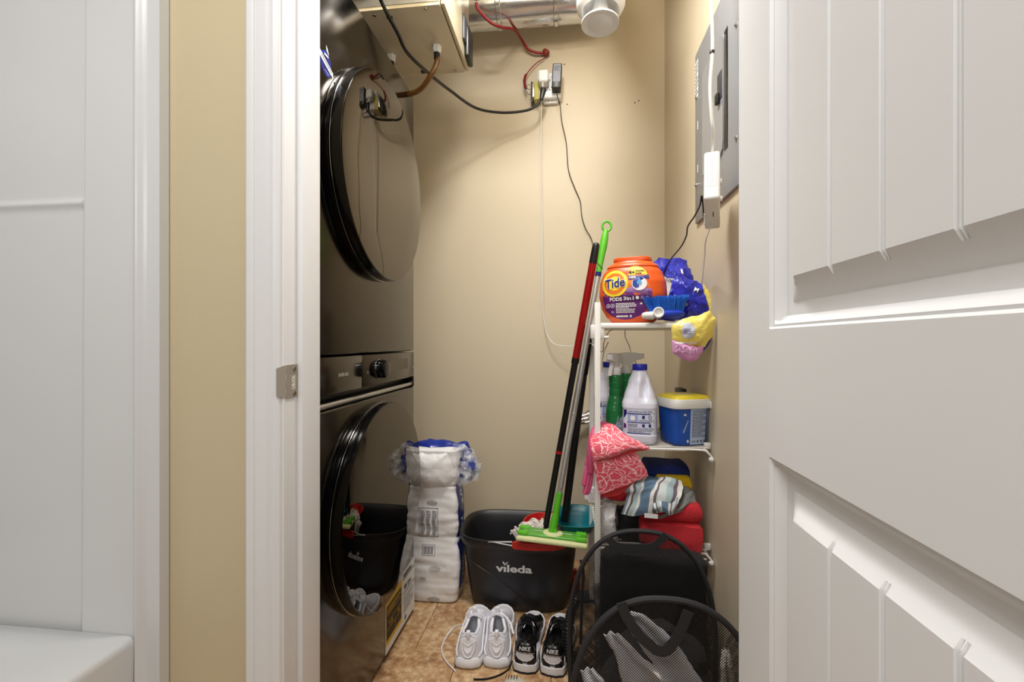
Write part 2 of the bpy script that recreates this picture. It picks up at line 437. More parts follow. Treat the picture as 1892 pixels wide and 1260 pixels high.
# ================================================================== SETTING
W, B, XL, YO, YI, CZ = .4455, 2.20, -1.46, .791, .905, 2.76
JX, JR = -.519, .3205
def sbox(name, lo, hi, mat, parent=None, bev=0, label=None):
    o = MB().box(lo, hi, bev).build(name, mat, parent); return struct(o, label) if parent is None else o
sbox('wall_back', (XL - .1, B, 0), (W + .1, B + .1, CZ), 'wall')
sbox('wall_right', (W, YI, 0), (W + .1, B, CZ), 'wall')
sbox('wall_left', (XL - .1, YI, 0), (XL, B, CZ), 'wall')
sbox('ceiling', (-2.5, -2.0, CZ), (1.5, B + .1, CZ + .05), 'ceil')
wf = MB().box((-2.5, YO, 0), (JX - .02, YI, CZ)).box((JR + .02, YO, 0), (1.5, YI, CZ)).box((JX - .02, YO, 2.06), (JR + .02, YI, CZ))
struct(wf.build('wall_front', 'hall'))
sbox('wall_bathroom_rear', (-2.5, -2.1, 0), (1.5, -2.0, CZ), 'hall')
sbox('wall_bathroom_left', (-2.6, -2.0, 0), (-2.5, YI, CZ), 'hall')
sbox('wall_bathroom_right', (1.4, -2.0, 0), (1.5, YO, CZ), 'hall')
fl = sbox('floor', (-2.5, -2.0, -.05), (1.5, B, -.006), 'grout')
tile_me = None
T = .305
for j in range(-4, 6):
    y = 1.50 + (j - 1) * T
    for i in range(-6, 6):
        x = -.356 + (i - 1) * T + (.5 * T if j % 2 else 0)
        if x > W - .01 and y > YI: continue
        if y > B - .01 or y < -.3 or x > 1.3 or x < -2.3: continue
        if y < .5 and (x < -.9 or i % 1): continue
        x1 = min(x + T, W if y > YI - T else 1.5); y1 = min(y + T, B)
        full = abs(x1 - x - T) < 1e-4 and abs(y1 - y - T) < 1e-4
        c = ((x + x1) / 2, (y + y1) / 2, -.003)
        if full and tile_me:
            o = bpy.data.objects.new('tile', tile_me); C.objects.link(o); o.location = c; o.parent = fl
        else:
            o = MB().box((x + .0008, y + .0008, -.006), (x1 - .0008, y1 - .0008, 0), .0010, 1).build('tile', 'tile', fl, origin=c)
            if full: tile_me = o.data
# door frame: jambs, stops, casing
jb = MB().box((JX - .02, YO, 0), (JX, YI, 2.04), .001).box((JX - .001, .832, 0), (JX + .011, .897, 2.04), .002)
jl = struct(jb.build('trim_1', 'trimw'), 'white door jamb with a stop on the latch side')
struct(MB().box((JR, YO, 0), (JR + .02, YI, 2.04), .001).build('trim_2', 'trimw'))
struct(MB().box((JX - .02, YO, 2.04), (JR + .02, YI, 2.06), .001).build('trim_3', 'trimw'))
prof = [(.0, 0), (.0, .012), (.004, .0155), (.012, .0165), (.0175, .0150), (.0185, .0125), (.026, .0135), (.040, .0125), (.043, .0105), (.045, .0085), (.052, .0105), (.058, .009), (.0625, .006), (.0635, 0)]
def casing(name, x0, sgn):
    b = MB(); b.loft([[Vector((x0 + sgn * a, YO - h, z)) for a, h in prof] for z in (0, 2.10)]); return struct(b.build(name, 'trimw', ang=25))
casing('trim_4', JX - .0675, 1); casing('trim_5', JR + .0675, -1)
struct(MB().box((JX - .067, YO - .014, 2.046), (JR + .067, YO, 2.11), .003).build('trim_6', 'trimw'))
# strike plate
sp = thing('strike_plate', 'satin nickel strike plate with lip on the white door jamb', 'strike plate', (JX, .81, .956))
pl = MB()
y0, y1, z0, z1 = .794, .8305, .925, .988
hy0, hy1, hz0, hz1 = .8125, .826, .942, .970
for lo, hi in (((y0, z0), (y1, hz0)), ((y0, hz1), (y1, z1)), ((y0, hz0), (hy0, hz1)), ((hy1, hz0), (y1, hz1))):
    pl.box((JX, lo[0], lo[1]), (JX + .0018, hi[0], hi[1]), .0004, 1)
pl.build('plate', 'nickel', sp)
MB().loft([[Vector((JX + .0018, .795, z)), Vector((JX - .006, .779, z + (.006 if z < .95 else -.006))), Vector((JX - .008, .780, z + (.006 if z < .95 else -.006))), Vector((JX, .797, z))] for z in (z0, z1)]).build('lip', 'nickel', sp)
MB().box((JX + .0002, hy0, hz0), (JX + .0008, hy1, hz1)).build('latch_hole', 'knit', sp)
for z in (.9325, .979):
    o = MB().lathe([(.0045, 0), (.0042, .0012), (.0015, .0006)], (JX + .0018, .821, z), (1, 0, 0), 14).build('screw', 'brass', sp)
# open plank door on the right
DX, DY1, DY0, DZ0, DZ1 = .276, .787, -.026, .008, 2.035
def pprof(d):
    if d < 0: return 0
    t = [(0, 0), (.003, .0045), (.006, .0040), (.012, .0115), (.017, .0155), (.034, .0155), (.037, .0135), (.046, .0120), (.055, .0065), (.062, .0026), (.064, .0012)]
    if d >= .064: return .0012
    for a, b in zip(t, t[1:]):
        if d <= b[0]: return a[1] + (b[1] - a[1]) * (d - a[0]) / (b[0] - a[0])
PAN = [(.872, .115), (1.90, 1.048)]; PYR = (.09, .672)
brk = [0, .003, .006, .012, .017, .0175, .0335, .034, .037, .046, .055, .062, .064]
gy = [.608 - .0805 * i for i in range(1, 6)]
ys = {DY0, DY1}; zs = {DZ0, DZ1}
for d in brk: ys |= {PYR[0] + d, PYR[1] - d}
for g in gy: ys |= {g + a for a in (-.0075, -.006, -.0035, -.0025, -.001, 0, .0025, .004)}
for hi, lo in PAN:
    for d in brk: zs |= {hi - d, lo + d}
ys = sorted(ys); zs = sorted(zs)
def dh(y, z):
    best = 0
    for hi, lo in PAN:
        d = min(y - PYR[0], PYR[1] - y, z - lo, hi - z)
        if d < 0: continue
        best = pprof(d)
        if d > .046:
            for g in gy:
                a = y - g
                if -.0075 < a < .004:
                    best = max(best, .0055 if -.006 <= a <= -.0035 or 0 <= a <= .0025 else (.003 if -.0025 <= a <= -.001 else best))
    return best
b = MB(); ny = len(ys); vs = [Vector((DX + dh(y, z), y, z)) for z in zs for y in ys]
b.add(vs, [(j * ny + i, j * ny + i + 1, (j + 1) * ny + i + 1, (j + 1) * ny + i) for j in range(len(zs) - 1) for i in range(ny - 1)])
b.box((DX + .0165, DY0, DZ0), (DX + .035, DY1, DZ1))
b.box((DX, DY1 - .0005, DZ0), (DX + .02, DY1, DZ1)).box((DX, DY0, DZ0), (DX + .02, DY0 + .0005, DZ1)).box((DX, DY0, DZ0), (DX + .02, DY1, DZ0 + .0005)).box((DX, DY0, DZ1 - .0005), (DX + .02, DY1, DZ1))
dr = struct(b.build('door_1', 'doorw', ang=28), 'white panelled plank door standing open on the right')
for z in (.25, 1.02, 1.80):
    MB().cyl((DX + .040, DY1 + .0015, z - .045), (DX + .040, DY1 + .0015, z + .045), .0055).build('hinge', 'nickel', dr)
# bath and its wall surround
TZ = .484; tx1, tx0, ty1, ty0 = -.797, -1.56, .7655, -.74
cx, cy = (tx0 + tx1) / 2, (ty0 + ty1) / 2; a, bb = (tx1 - tx0) / 2, (ty1 - ty0) / 2
rg = [sel((cx, cy, 0), a - .01, bb, 200, 96), sel((cx, cy, TZ - .014), a, bb, 200, 96), sel((cx, cy, TZ - .006), a - .0015, bb - .0005, 200, 96), sel((cx, cy, TZ - .001), a - .006, bb - .001, 180, 96),
      sel((cx, cy, TZ), a - .012, bb - .002, 120, 96), sel((cx, cy, TZ - .001), a - .135, bb - .07, 7, 96), sel((cx, cy, TZ - .008), a - .155, bb - .085, 6, 96), sel((cx, cy, TZ - .03), a - .168, bb - .095, 5.5, 96),
      sel((cx, cy, .2), a - .20, bb - .14, 5, 96), sel((cx, cy, .12), a - .24, bb - .2, 4, 96), sel((cx, cy, .10), .03, .1, 2, 96)]
o = MB().loft(rg, True, True).build('bathtub', 'acryl', ang=70)
tag(o, 'white acrylic bathtub with flat rim at the lower left', 'bathtub')
sur = thing('tub_surround', 'white moulded bathtub wall surround with a horizontal ledge', 'tub surround', (-1.15, .78, TZ))
b = MB()
def sy(x, z):
    e = -.905 - (.006 - .006 * (z - .5))            # the recess has a slightly sloping edge
    t = max(0, min(1, (e - x) / .012)); t = t * t * (3 - 2 * t)
    rec = .013 if z > 1.30 else .008
    tz = max(0, min(1, abs(z - 1.295) / .016)); led = -.006 * (1 - tz) ** 2
    bead = -.0065 * max(0, 1 - abs(x + .795) / .011) ** 2
    fl_ = .006 if x > -.79 else 0
    rr = .012 * max(0, (x + .757) / .006) ** 2 if x > -.757 else 0
    return .766 + t * (rec + led) + bead + fl_ * max(0, min(1, (x + .79) / .01)) + rr
xs = [-1.58, -1.3, -1.1, -.95, -.93] + [-.926 + .0025 * i for i in range(14)] + [-.87, -.82] + [-.81 + .002 * i for i in range(21)] + [-.762, -.757, -.754, -.7515]
xs = sorted(set(round(q, 4) for q in xs))
zs2 = sorted(set([.0, TZ - .004, .6, .9, 1.2] + [round(1.26 + .004 * i, 4) for i in range(18)] + [1.5, 1.8, 2.1]))
nx = len(xs); b.add([Vector((x, sy(x, z), z)) for z in zs2 for x in xs], [(j * nx + i, j * nx + i + 1, (j + 1) * nx + i + 1, (j + 1) * nx + i) for j in range(len(zs2) - 1) for i in range(nx - 1)])
b.box((-.7575, .768, 0), (-.7515, .789, 2.1)).box((-1.58, .784, .0), (-.753, .789, 2.1))
b.build('end_panel', 'acryl', sur, 70)
MB().box((-1.585, -.75, TZ - .004), (-1.565, .78, 2.1), .004).build('side_panel', 'acryl', sur)
# ================================================================== WASHER AND DRYER
FX = -.582; WY0, WY1 = 1.005, 1.697; WB = -1.36
def mdoor(t, zc, yc=1.335, Rr=.297):
    c = (0, yc, zc)
    d = MB().lathe([(Rr + .002, FX - .002), (Rr + .004, FX + .004), (Rr + .004, FX + .014), (Rr - .002, FX + .017)], c, (1, 0, 0), 96).build('door', 'blackg', t, 50)
    MB().lathe([(Rr + .000, FX + .0175), (Rr + .0030, FX + .018), (Rr + .0030, FX + .0192), (Rr + .000, FX + .020)], c, (1, 0, 0), 96).build('silver_ring', 'chrome', d, 50)
    MB().lathe([(Rr - .006, FX + .016), (Rr + .002, FX + .019), (Rr + .003, FX + .022), (Rr + .0025, FX + .034), (Rr + .001, FX + .0455), (Rr - .002, FX + .0468)], c, (1, 0, 0), 96).build('door_rim', 'blackg', d, 50)
    MB().lathe([(Rr - .002, FX + .045), (Rr - .0012, FX + .0475), (Rr - .0035, FX + .0478), (.2, FX + .0480), (.02, FX + .0481)], c, (1, 0, 0), 96).build('door_glass', 'glass', d, 30)
    return d
dry = thing('dryer', 'dark stainless clothes dryer stacked on top, with round mirrored door', 'dryer', (-.95, 1.35, .995))
MB().box((WB, WY0, .997), (FX, WY1, 1.967), .007, 3).build('cabinet', 'wsteel', dry)
mdoor(dry, 1.515)
fp = plane_map((FX, 0, 0), (0, 1, 0), (0, 0, 1), .0006); fpb = plane_map((FX, 0, .007), (0, 1, 0), (0, 0, 1), .0006)
bs = decal('badge_sticker', [circ(1.052, 1.697, .026, 40, .029)], fpb, 'blue', dry)
decal('badge_ring', [[(1.052 + (.0235 if i % 2 else .0245) * cos(q), 1.697 + (.0262 if i % 2 else .0272) * sin(q)) for i, q in ((i, 2 * PI * i / 48) for i in range(48))]], fpb, 'navy', bs, 1)
decal('badge_banner', [[(1.022, 1.716), (1.022, 1.701), (1.082, 1.678), (1.084, 1.691)]], fpb, 'paperw', bs, 3, 2)
decal('badge_print', [[(x, z), (x + .004, z - .0015), (x + .004, z - .0065), (x, z - .005)] for x, z in [(1.030 + .006 * i, 1.7095 - .0024 * i) for i in range(8)]] , fpb, 'gink', bs, 4, 1)
for q_ in [(1.041, 1.7135, 1.060, 1.7185), (1.043, 1.6765, 1.045, 1.679), (1.048, 1.6755, 1.050, 1.678), (1.053, 1.6745, 1.055, 1.677), (1.058, 1.6735, 1.06, 1.676)]: decal('badge_mark', [q_], fpb, 'paperw', bs, 5)
decal('torn_tape', [[(1.052, 1.743), (1.059, 1.737), (1.066, 1.724), (1.054, 1.730)]], fpb, 'paperw', dry, 1, 1)

was = thing('washing_machine', 'dark stainless washing machine at the bottom of the stack, with energy label', 'washing machine', (-.95, 1.35, 0))
MB().box((WB, WY0, .018), (FX, WY1, .862), .006, 3).build('cabinet', 'wsteel', was)
MB().box((WB + .02, WY0 + .02, 0), (FX - .05, WY1 - .02, .03)).build('plinth', 'black', was)
mdoor(was, .548)
MB().box((WB, WY0, .86), (FX - .030, WY1, .994), .002).build('cabinet_top', 'black', was)
cp = MB().box((FX - .032, WY0 + .001, .899), (FX, 1.2515, .993), .003).build('panel_drawer', 'wsteel', was)
ctrl = MB().box((FX - .032, 1.2535, .899), (FX, WY1 - .001, .993), .003).build('control_panel', 'wsteel', was)
text('brand_lettering', 'SAMSUNG', fp, 'alu', cp, 1.139, .945, .012, 1, .03, width=.054)
# knob
kc = (FX, 1.358, .947)
kn = MB().lathe([(.030, .0), (.030, .004), (.0285, .006), (.0285, .022)], kc, (1, 0, 0), 40).build('knob', 'blackg', ctrl)
MB().lathe([(.0288, .003), (.0302, .0035), (.0302, .0045), (.0288, .005)], kc, (1, 0, 0), 40).build('knob_ring', 'steel', ctrl)
MB().lathe([(.0265, .02), (.0275, .026), (.0265, .031), (.02, .033)], kc, (1, 0, 0), 40).build('knob_cap', 'blackg', ctrl)
decal('display', [(1.452, .934, 1.625, .971)], fp, 'glass', ctrl)
b = MB().lathe([(.0042, .0004), (.0042, .001), (.0032, .001), (.0032, .0004)], (FX, 1.288, .941), (1, 0, 0), 20).build('power_symbol', 'alu', ctrl)
decal('panel_mark', [(1.672, .935, 1.688, .937)], fp, 'alu', ctrl)
hd = MB().tube([(FX - .012, WY0 + .012, .872), (FX - .012, WY1 - .008, .872)], .0085, 12).build('grip_bar', 'steel', was)
MB().box((FX - .032, WY0, .862), (FX, WY0 + .012, .9), .001).build('recess_end', 'wsteel', was)
MB().box((FX - .032, WY1 - .008, .862), (FX, WY1, .9), .001).build('recess_end', 'wsteel', was)
# energy label
lbp = plane_map((FX + .0012, 0, 0), (0, 1, 0), (0, 0, 1), .0004)
el = MB().box((FX, 1.419, .022), (FX + .0012, 1.6965, .212), 0).build('energy_label', 'paperw', was)
decal('yellow_band', [(1.421, .046, 1.563, .196)], lbp, 'energy', el, 0)
decal('dark_panel', [(1.425, .062, 1.556, .172)], lbp, 'energyd', el, 1)
decal('label_rules', lines(1.43, 1.545, .140, .166, 5, 3) + [(1.432, .092, 1.552, .0935), (1.432, .118, 1.552, .1195), (1.50, .066, 1.502, .092)], lbp, 'energy', el, 2)
text('label_number', '113', lbp, 'energy', el, 1.462, .106, .020, 2, .02)
text('label_number', '50', lbp, 'energy', el, 1.53, .106, .016, 2, .02)
text('label_number', '95 l/yr', lbp, 'ink', el, 1.622, .150, .024, 1, .03, width=.075)
decal('label_bars', [(1.575, .131, 1.69, .134), (1.575, .182, 1.69, .186)], lbp, 'ink', el, 1)
decal('label_print', lines(1.578, 1.688, .06, .122, 8, 5, .3) + [(1.59, .034, 1.605, .05)], lbp, 'gink', el, 1)
decal('label_title', lines(1.578, 1.66, .188, .203, 1, 6, .6), lbp, 'ink', el, 1)
# ================================================================== OVERHEAD: ventilation unit, duct, air valve
HB = CH + 1.05; hx1, hx0, hy0_, hy1_ = -.396, -1.18, 1.395, 1.752
hv = thing('ventilation_unit', 'cream metal ventilation unit hung under the ceiling above the dryer', 'ventilation unit', (-.8, 1.57, HB))
MB().box((hx0, hy0_, HB), (hx1, hy1_, HB + .34), .003).build('housing', 'cream', hv)
MB().box((hx0, hy0_ - .003, HB + .012), (hx1 - .002, hy0_, HB + .33), .001).build('galvanised_side', 'galv', hv)
MB().box((hx0, hy0_ - .006, HB - .003), (hx1 + .001, hy1_, HB), .001).build('bottom_panel', 'cream', hv)
cv = MB().box((hx1 + .003, hy0_ - .002, HB + .001), (hx1 + .016, hy1_ - .002, HB + .335), .003).build('front_cover', 'cream', hv)
for zz in (.035,):
    MB().box((hx1 + .015, hy1_ - .085, HB + .008), (hx1 + .034, hy1_ - .006, HB + .125), .008, 3).build('latch', 'black', hv)
    MB().box((hx1 + .014, hy1_ - .118, HB + .050), (hx1 + .026, hy1_ - .062, HB + .145), .006, 3).build('latch_lever', 'dgrey', hv)
for px, py in ((692, 26), (787, 14), (842, 130)):
    p = PZ(px, py, HB); MB().lathe([(.0055, 0), (.005, -.003), (.001, -.0035)], (p.x, p.y, HB - .003), (0, 0, 1), 12).build('screw', 'steel', hv)
for px, py in ((720, 30), (782, 131)):
    p = PZ(px, py, HB); MB().lathe([(.010, 0), (.009, -.003), (.001, -.003)], (p.x, p.y, HB - .003), (0, 0, 1), 16).build('plug', 'black', hv)
fit = []
for px, py in ((807, 84), (723, 101)):
    p = PZ(px, py, HB); fit.append(p)
    n = MB().lathe([(.0165, 0), (.0165, -.020), (.013, -.024)], (p.x, p.y, HB - .003), (0, 0, 1), 6).build('drain_fitting', 'white', hv, 20)
    MB().lathe([(.0105, -.02), (.0105, -.046), (.009, -.047)], (p.x, p.y, HB - .003), (0, 0, 1), 16).build('fitting_spout', 'black', n)
p = PY(660, 2, 1.37); bx = MB().box((p.x - .07, 1.345, HB + .045), (p.x + .035, 1.390, HB + .16), .003).build('wiring_box', 'cream', hv)
decal('warning_sticker', [(p.x - .06, HB + .05, p.x - .02, HB + .09)], plane_map((0, 1.345, 0), (1, 0, 0), (0, 0, 1)), 'orange', bx)
p = PY(775, -4, 1.37); MB().box((p.x - .05, 1.35, HB + .040), (p.x + .045, 1.39, HB + .13), .006).build('junction_cover', 'black', hv)
p1 = Vector((hx1 + .03, 1.60, HB + .245))
co = MB().lathe([(.062, 0), (.062, .030), (.070, .032), (.070, .05), (.058, .052)], p1, (1, .0, 0), 28).build('duct_collar', 'black', hv)
p2 = Vector((hx1 + .03, 1.45, HB + .20))
MB().lathe([(.055, 0), (.055, .022), (.06, .024), (.06, .035), (.05, .036)], (hx1 + .03, 1.47, HB + .215), (1, 0, 0), 28).build('duct_collar', 'black', hv)
q = MB().lathe([(.05, .0), (.050, .13), (.055, .132), (.055, .155), (.048, .16), (.048, .2)], p1 + Vector((.05, 0, 0)), (1, .05, .0), 28).build('metal_spigot', 'steel', hv)
dz = PY(950, 46, 2.02).z
o = MB().tube([(-1.42, 2.02 + .03, dz + .095), (-.4, 2.03, dz + .095), (0, 2.03, dz + .096), (.08, 2.035, dz + .098), (.12, 2.03, dz + .115), (.135, 2.02, dz + .19)], .092, 32)
for i, v in enumerate(o.v): pass
for x in (-.30, -.05): o.lathe([(.092, -.012), (.0965, -.008), (.0965, .008), (.092, .012)], (x, 2.03, dz + .096), (1, 0, 0), 32, (False, False))
tag(o.build('silver_duct', 'duct'), 'round silver duct running along the top of the back wall', 'duct')
# slim foil duct in front of it
vz = PY(1110, 20, 1.52)
vc = Vector((vz.x, 1.52, vz.z + .045)); ax = Vector((-.03, -.06, -1)).normalized()
av = thing('air_valve', 'white round air supply valve hanging from the duct near the ceiling', 'air valve', vc)
MB().lathe([(.060, -.09), (.060, -.0), (.0735, .0), (.078, .006), (.078, .030), (.073, .042), (.060, .052), (.056, .044), (.052, .02), (.030, .01)], vc, ax, 48, (True, True)).build('valve_ring', 'white', av)
MB().lathe([(.012, -.01), (.022, .030), (.030, .060), (.038, .080), (.058, .085), (.0605, .088), (.0605, .092), (.050, .091), (.043, .0895), (.038, .0905), (.034, .092), (.001, .093)], vc, ax, 48).build('valve_disc', 'white', av)
o = MB().tube(spline([vc - ax * .03, vc - ax * .09, vc + Vector((.015, .03, .15)), vc + Vector((.03, .14, .19)), (vc.x - .01, 1.86, dz + .14)]), .052, 24)
tag(o.build('duct_branch', 'duct'), 'short silver duct bend behind the white air valve', 'duct')
# ================================================================== OUTLET GROUP
Bw = B - .001
def wp(px, py, off=0): return PY(px, py, B - off)
oc = wp(1015, 168)
out = thing('wall_outlet', 'white wall outlet box below the plug adapter on the back wall', 'outlet', wp(1018, 190, .0))
a, c = wp(1004, 196), wp(1031, 168); MB().box((a.x, B - .022, a.z), (c.x, B, c.z), .006, 3).build('cover_box', 'white', out)
f2 = plane_map((0, B - .022, 0), (1, 0, 0), (0, 0, 1))
decal('socket_slot', [(a.x + .024, a.z + .008, a.x + .027, a.z + .016)], f2, 'ink', out); decal('socket_slot', [(a.x + .040, a.z + .008, a.x + .043, a.z + .016)], f2, 'ink', out)
ad = thing('outlet_adapter', 'white six-way plug adapter on the back wall holding the chargers', 'adapter', (oc.x, B, oc.z))
a, c = wp(991, 183, .045), wp(1037, 132, .045)
MB().box((a.x, B - .046, a.z), (c.x, B - .0, c.z), .008, 3).build('adapter_body', 'white', ad)
f3 = plane_map((0, B - .046, 0), (1, 0, 0), (0, 0, 1))
for (px, py) in ((1016, 148), (1016, 166)):
    q = wp(px, py, .046)
    decal('socket_slot', [circ(q.x, q.z, .0028, 12)], f3, 'ink', ad, rings=2); decal('socket_slot', [(q.x - .008, q.z + .008, q.x - .006, q.z + .016)], f3, 'ink', ad); decal('socket_slot', [(q.x + .006, q.z + .008, q.x + .008, q.z + .016)], f3, 'ink', ad)
# white cube charger with its cable
c1 = thing('white_charger', 'white cube charger plugged into the adapter, white cable hanging down', 'charger', wp(1004, 139, .08))
a, c = wp(993.5, 152, .1), wp(1013.5, 127, .1)
MB().box((a.x, B - .105, a.z), (c.x, B - .046, c.z), .012, 4).build('charger_body', 'white', c1)
pts = [wp(1003, 152, .09), wp(1003, 160, .1), wp(1001, 185, .085), wp(999.5, 240, .05), wp(1000, 330, .03), wp(1002, 420, .02), wp(1003, 520, .02), wp(1004, 575, .02), wp(1009, 612, .03), wp(1022, 634, .05), wp(1048, 640, .08), wp(1066, 637, .10)]
MB().tube(spline(pts, 7), .0021, 8).build('cable', 'white', c1)
MB().cyl(wp(1003, 150, .088), wp(1002.5, 160, .098), .005, .0035, 12).build('cable_plug', 'white', c1)
# black wall adapter with cable
c2 = thing('black_power_adapter', 'black wall power adapter with grey label, beside the white charger', 'power adapter', wp(1029, 145, .08))
mt = Matrix.Translation(wp(1029, 145, .07)) @ Matrix.Rotation(R(3), 4, 'Y')
bd = MB().box((-.021, -.026, -.055), (.021, .028, .056), .004, 2, mat=mt).build('adapter_body', 'black', c2)
fm = lambda x, y, k=0: mt @ Vector((x, -.0262 - k * .0004, y))
decal('grey_label', [(-.017, -.028, .017, .052)], fm, 'grey', c2)
decal('label_print', lines(-.013, .012, .02, .044, 5, 4, .4), fm, 'ink', c2, 1)
pts = [mt @ Vector((.0, -.0, -.055)), wp(1030, 178, .07), wp(1035, 196, .05), wp(1038, 225, .03), wp(1046, 262, .02), wp(1050, 312, .015), wp(1061, 345, .01), wp(1072, 372, .01), wp(1075, 400, .01), wp(1082, 422, .015), wp(1093, 442, .03), PY(1099, 470, 1.95), PY(1101, 482, 1.75), PY(1108, 491, 1.55), PY(1113, 496, 1.5)]
MB().tube(spline(pts, 7), .0019, 8).build('cable', 'black', c2)
# transformer with bell wire
t = thing('bell_transformer', 'small yellow taped transformer on the left side of the plug adapter', 'transformer', wp(990, 167, .04))
a, c = wp(987, 184, .06), wp(996, 150, .06); MB().box((a.x, B - .062, a.z), (c.x, B - .012, c.z), .003).build('coil', 'trafo', t)
a, c = wp(983, 180, .06), wp(987.5, 155, .06); MB().box((a.x, B - .066, a.z), (c.x, B - .006, c.z), .002).build('core', 'steel', t)
a, c = wp(980.5, 186, .06), wp(984, 148, .06); MB().box((a.x, B - .05, a.z), (c.x, B - .0, c.z), .002).build('core_plate', 'dgrey', t)
for k, (x, y) in enumerate(((976, 160), (974, 168), (976, 178))):
    MB().tube(spline([wp(971, 165, .05), wp(x, y - 4, .055), wp(983, 160 + 6 * k, .06)], 5), .0011, 5).build('terminal_wire', 'dgrey', t)
rc = thing('red_signal_cable', 'red cable ending in a taped knot above the plug adapter', 'cable', wp(1008, 100, .02))
pts = [PY(880, 4, 1.90), PY(884, 18, 1.91), PY(905, 40, 1.925), PY(925, 50, 1.95), PY(950, 55, 2.05), PY(963, 72, 2.155), PY(975, 90, 2.17), PY(990, 97, 2.175), wp(1003, 98, .02)]
MB().tube(spline(pts, 7), .0062, 10).build('cable', 'redw', rc)
k_ = MB().lathe([(.004, 0), (.015, .004), (.017, .015), (.012, .022), (.004, .028)], wp(1009, 100, .008), (0, -1, 0), 14).wrinkle(.006, 60, 3)
k_.build('taped_knot', 'copper', rc, 80)
pts = spline([wp(1006, 108, .015), wp(992, 116, .02), wp(980, 128, .025), wp(972, 138, .03)], 6)
MB().tube(pts, .0024, 8).build('thin_wire', 'redw', rc)
ca = spline([wp(972, 137, .03), wp(969, 148, .035), wp(970, 158, .04), wp(972, 164, .045)], 5); hp = []
N = 16 * 12
for i in range(N + 1):
    t_ = i / N * (len(ca) - 1); j = min(int(t_), len(ca) - 2); p = ca[j].lerp(ca[j + 1], t_ - j); an = 2 * PI * i / 12
    hp.append(p + Vector((cos(an) * .0055, sin(an) * .0055, 0)))
MB().tube(hp, .0017, 5).build('coiled_wire', 'redw', rc)
for px, py in ((1043, 119), (1048, 193), (1173, 190), (1180, 186)):
    q = wp(px, py); tag(MB().lathe([(.003, 0), (.0032, .0015), (.001, .001)], (q.x, B, q.z), (0, -1, 0), 8).build('wall_anchor', 'dgrey'), 'tiny dark wall hole %s' % {1043: 'just above and right of the black adapter', 1048: 'below and right of the black adapter', 1173: 'near the right corner, left of a close pair', 1180: 'near the right corner, right of a close pair'}[px], 'screw hole')
# black power cord and drain hoses
pts = [PY(697, -30, 1.28), PY(703, -2, 1.31), PY(716, 26, 1.37), PY(735, 62, 1.43), PY(753, 98, 1.5), PY(790, 134, 1.63), PY(830, 166, 1.78), PY(878, 199, 1.95), PY(925, 208, 2.04), PY(968, 205, 2.08), PY(990, 196, 2.09), PY(999, 183, 2.09)]
pc = thing('power_cord', 'thick black power cord sagging from the ventilation unit to the outlet', 'cord', pts[0])
MB().tube(spline(pts, 8), .0058, 10).build('cord', 'black', pc)
MB().loft([sel((0, 0, 0), .008, .010, 3, 20), sel((0, 0, .02), .011, .012, 3, 20), sel((0, 0, .045), .014, .013, 3, 20), sel((0, 0, .05), .012, .012, 3, 20)]).xf(Matrix.Translation(PY(1000, 184, 2.09)) @ Matrix.Rotation(R(12), 4, 'Y')).build('plug', 'black', pc)
f = [Vector((q.x, q.y, HB - .04)) for q in fit]
hs = MB().tube(spline([f[0] + Vector((0, 0, .012)), f[0] + Vector((0, 0, -.02)), f[0] + Vector((-.02, 0, -.062)), f[0].lerp(f[1], .45) + Vector((0, .02, -.098)), f[1] + Vector((.0, .02, -.10)), f[1] + Vector((-.10, .02, -.09)), f[1] + Vector((-.17, .02, -.03)), f[1] + Vector((-.2, .03, .03))], 8), .0095, 12)
o = hs.build('drain_hose', 'brown'); tag(o, 'brown stained clear drain hose looping under the ventilation unit', 'hose')
# ================================================================== RIGHT WALL: breaker panel, modem
Xp = W - .009
ep = thing('electrical_panel', 'grey metal breaker panel cover on the right wall', 'electrical panel', (W, 1.45, 1.44))
MB().box((Xp, 1.235, 1.437), (W, 1.653, 2.017), .002).build('cover', 'panel', ep)
MB().box((Xp - .001, 1.325, 1.565), (Xp + .001, 1.353, 1.900), .0008).build('door_recess', 'blackg', ep)
dd = MB(); pr = [(1.352, 1.60), (1.352, 1.875), (1.362, 1.90), (1.55, 1.90), (1.55, 1.565), (1.375, 1.565), (1.360, 1.575)]
dd.loft([[Vector((x, y, z)) for y, z in pr] for x in (Xp + .001, Xp - .005)]).build('panel_door', 'panel', ep, 30)
MB().box((Xp - .007, 1.358, 1.722), (Xp - .004, 1.395, 1.80), .001).build('latch_plate', 'dgrey', ep)
MB().box((Xp - .016, 1.372, 1.712), (Xp - .006, 1.392, 1.742), .003).build('latch_handle', 'black', ep)
mr = plane_map((Xp, 0, 0), (0, -1, 0), (0, 0, 1))
decal('rating_label', [(-1.650, 1.862, -1.612, 1.985)], mr, 'paperw', ep)
decal('rating_print', lines(-1.647, -1.615, 1.87, 1.98, 9, 9, .5), mr, 'gink', ep, 1)
decal('white_mark', [(-1.622, 1.748, -1.612, 1.776)], mr, 'paperw', ep); decal('white_mark', [(-1.622, 1.602, -1.612, 1.629)], mr, 'paperw', ep)
for px, py in ((1361, 46), (1361, 255), (1287, 181), (1286, 342)):
    q = PX(px, py, Xp); MB().lathe([(.006, 0), (.0055, .004), (.002, .0055)], (Xp, q.y, q.z), (-1, 0, 0), 12).build('screw', 'steel', ep)
mo = thing('modem', 'white perforated modem hanging by its coaxial cable beside the breaker panel', 'modem', (.40, 1.37, 1.45))
an = R(20); YM = 1.17; yw = R(17); Cc = Vector((0, YM, PY(1299, 368, YM).z))
fh = Vector((sin(yw), cos(yw), 0)); sh_ = Vector((cos(yw), -sin(yw), 0))
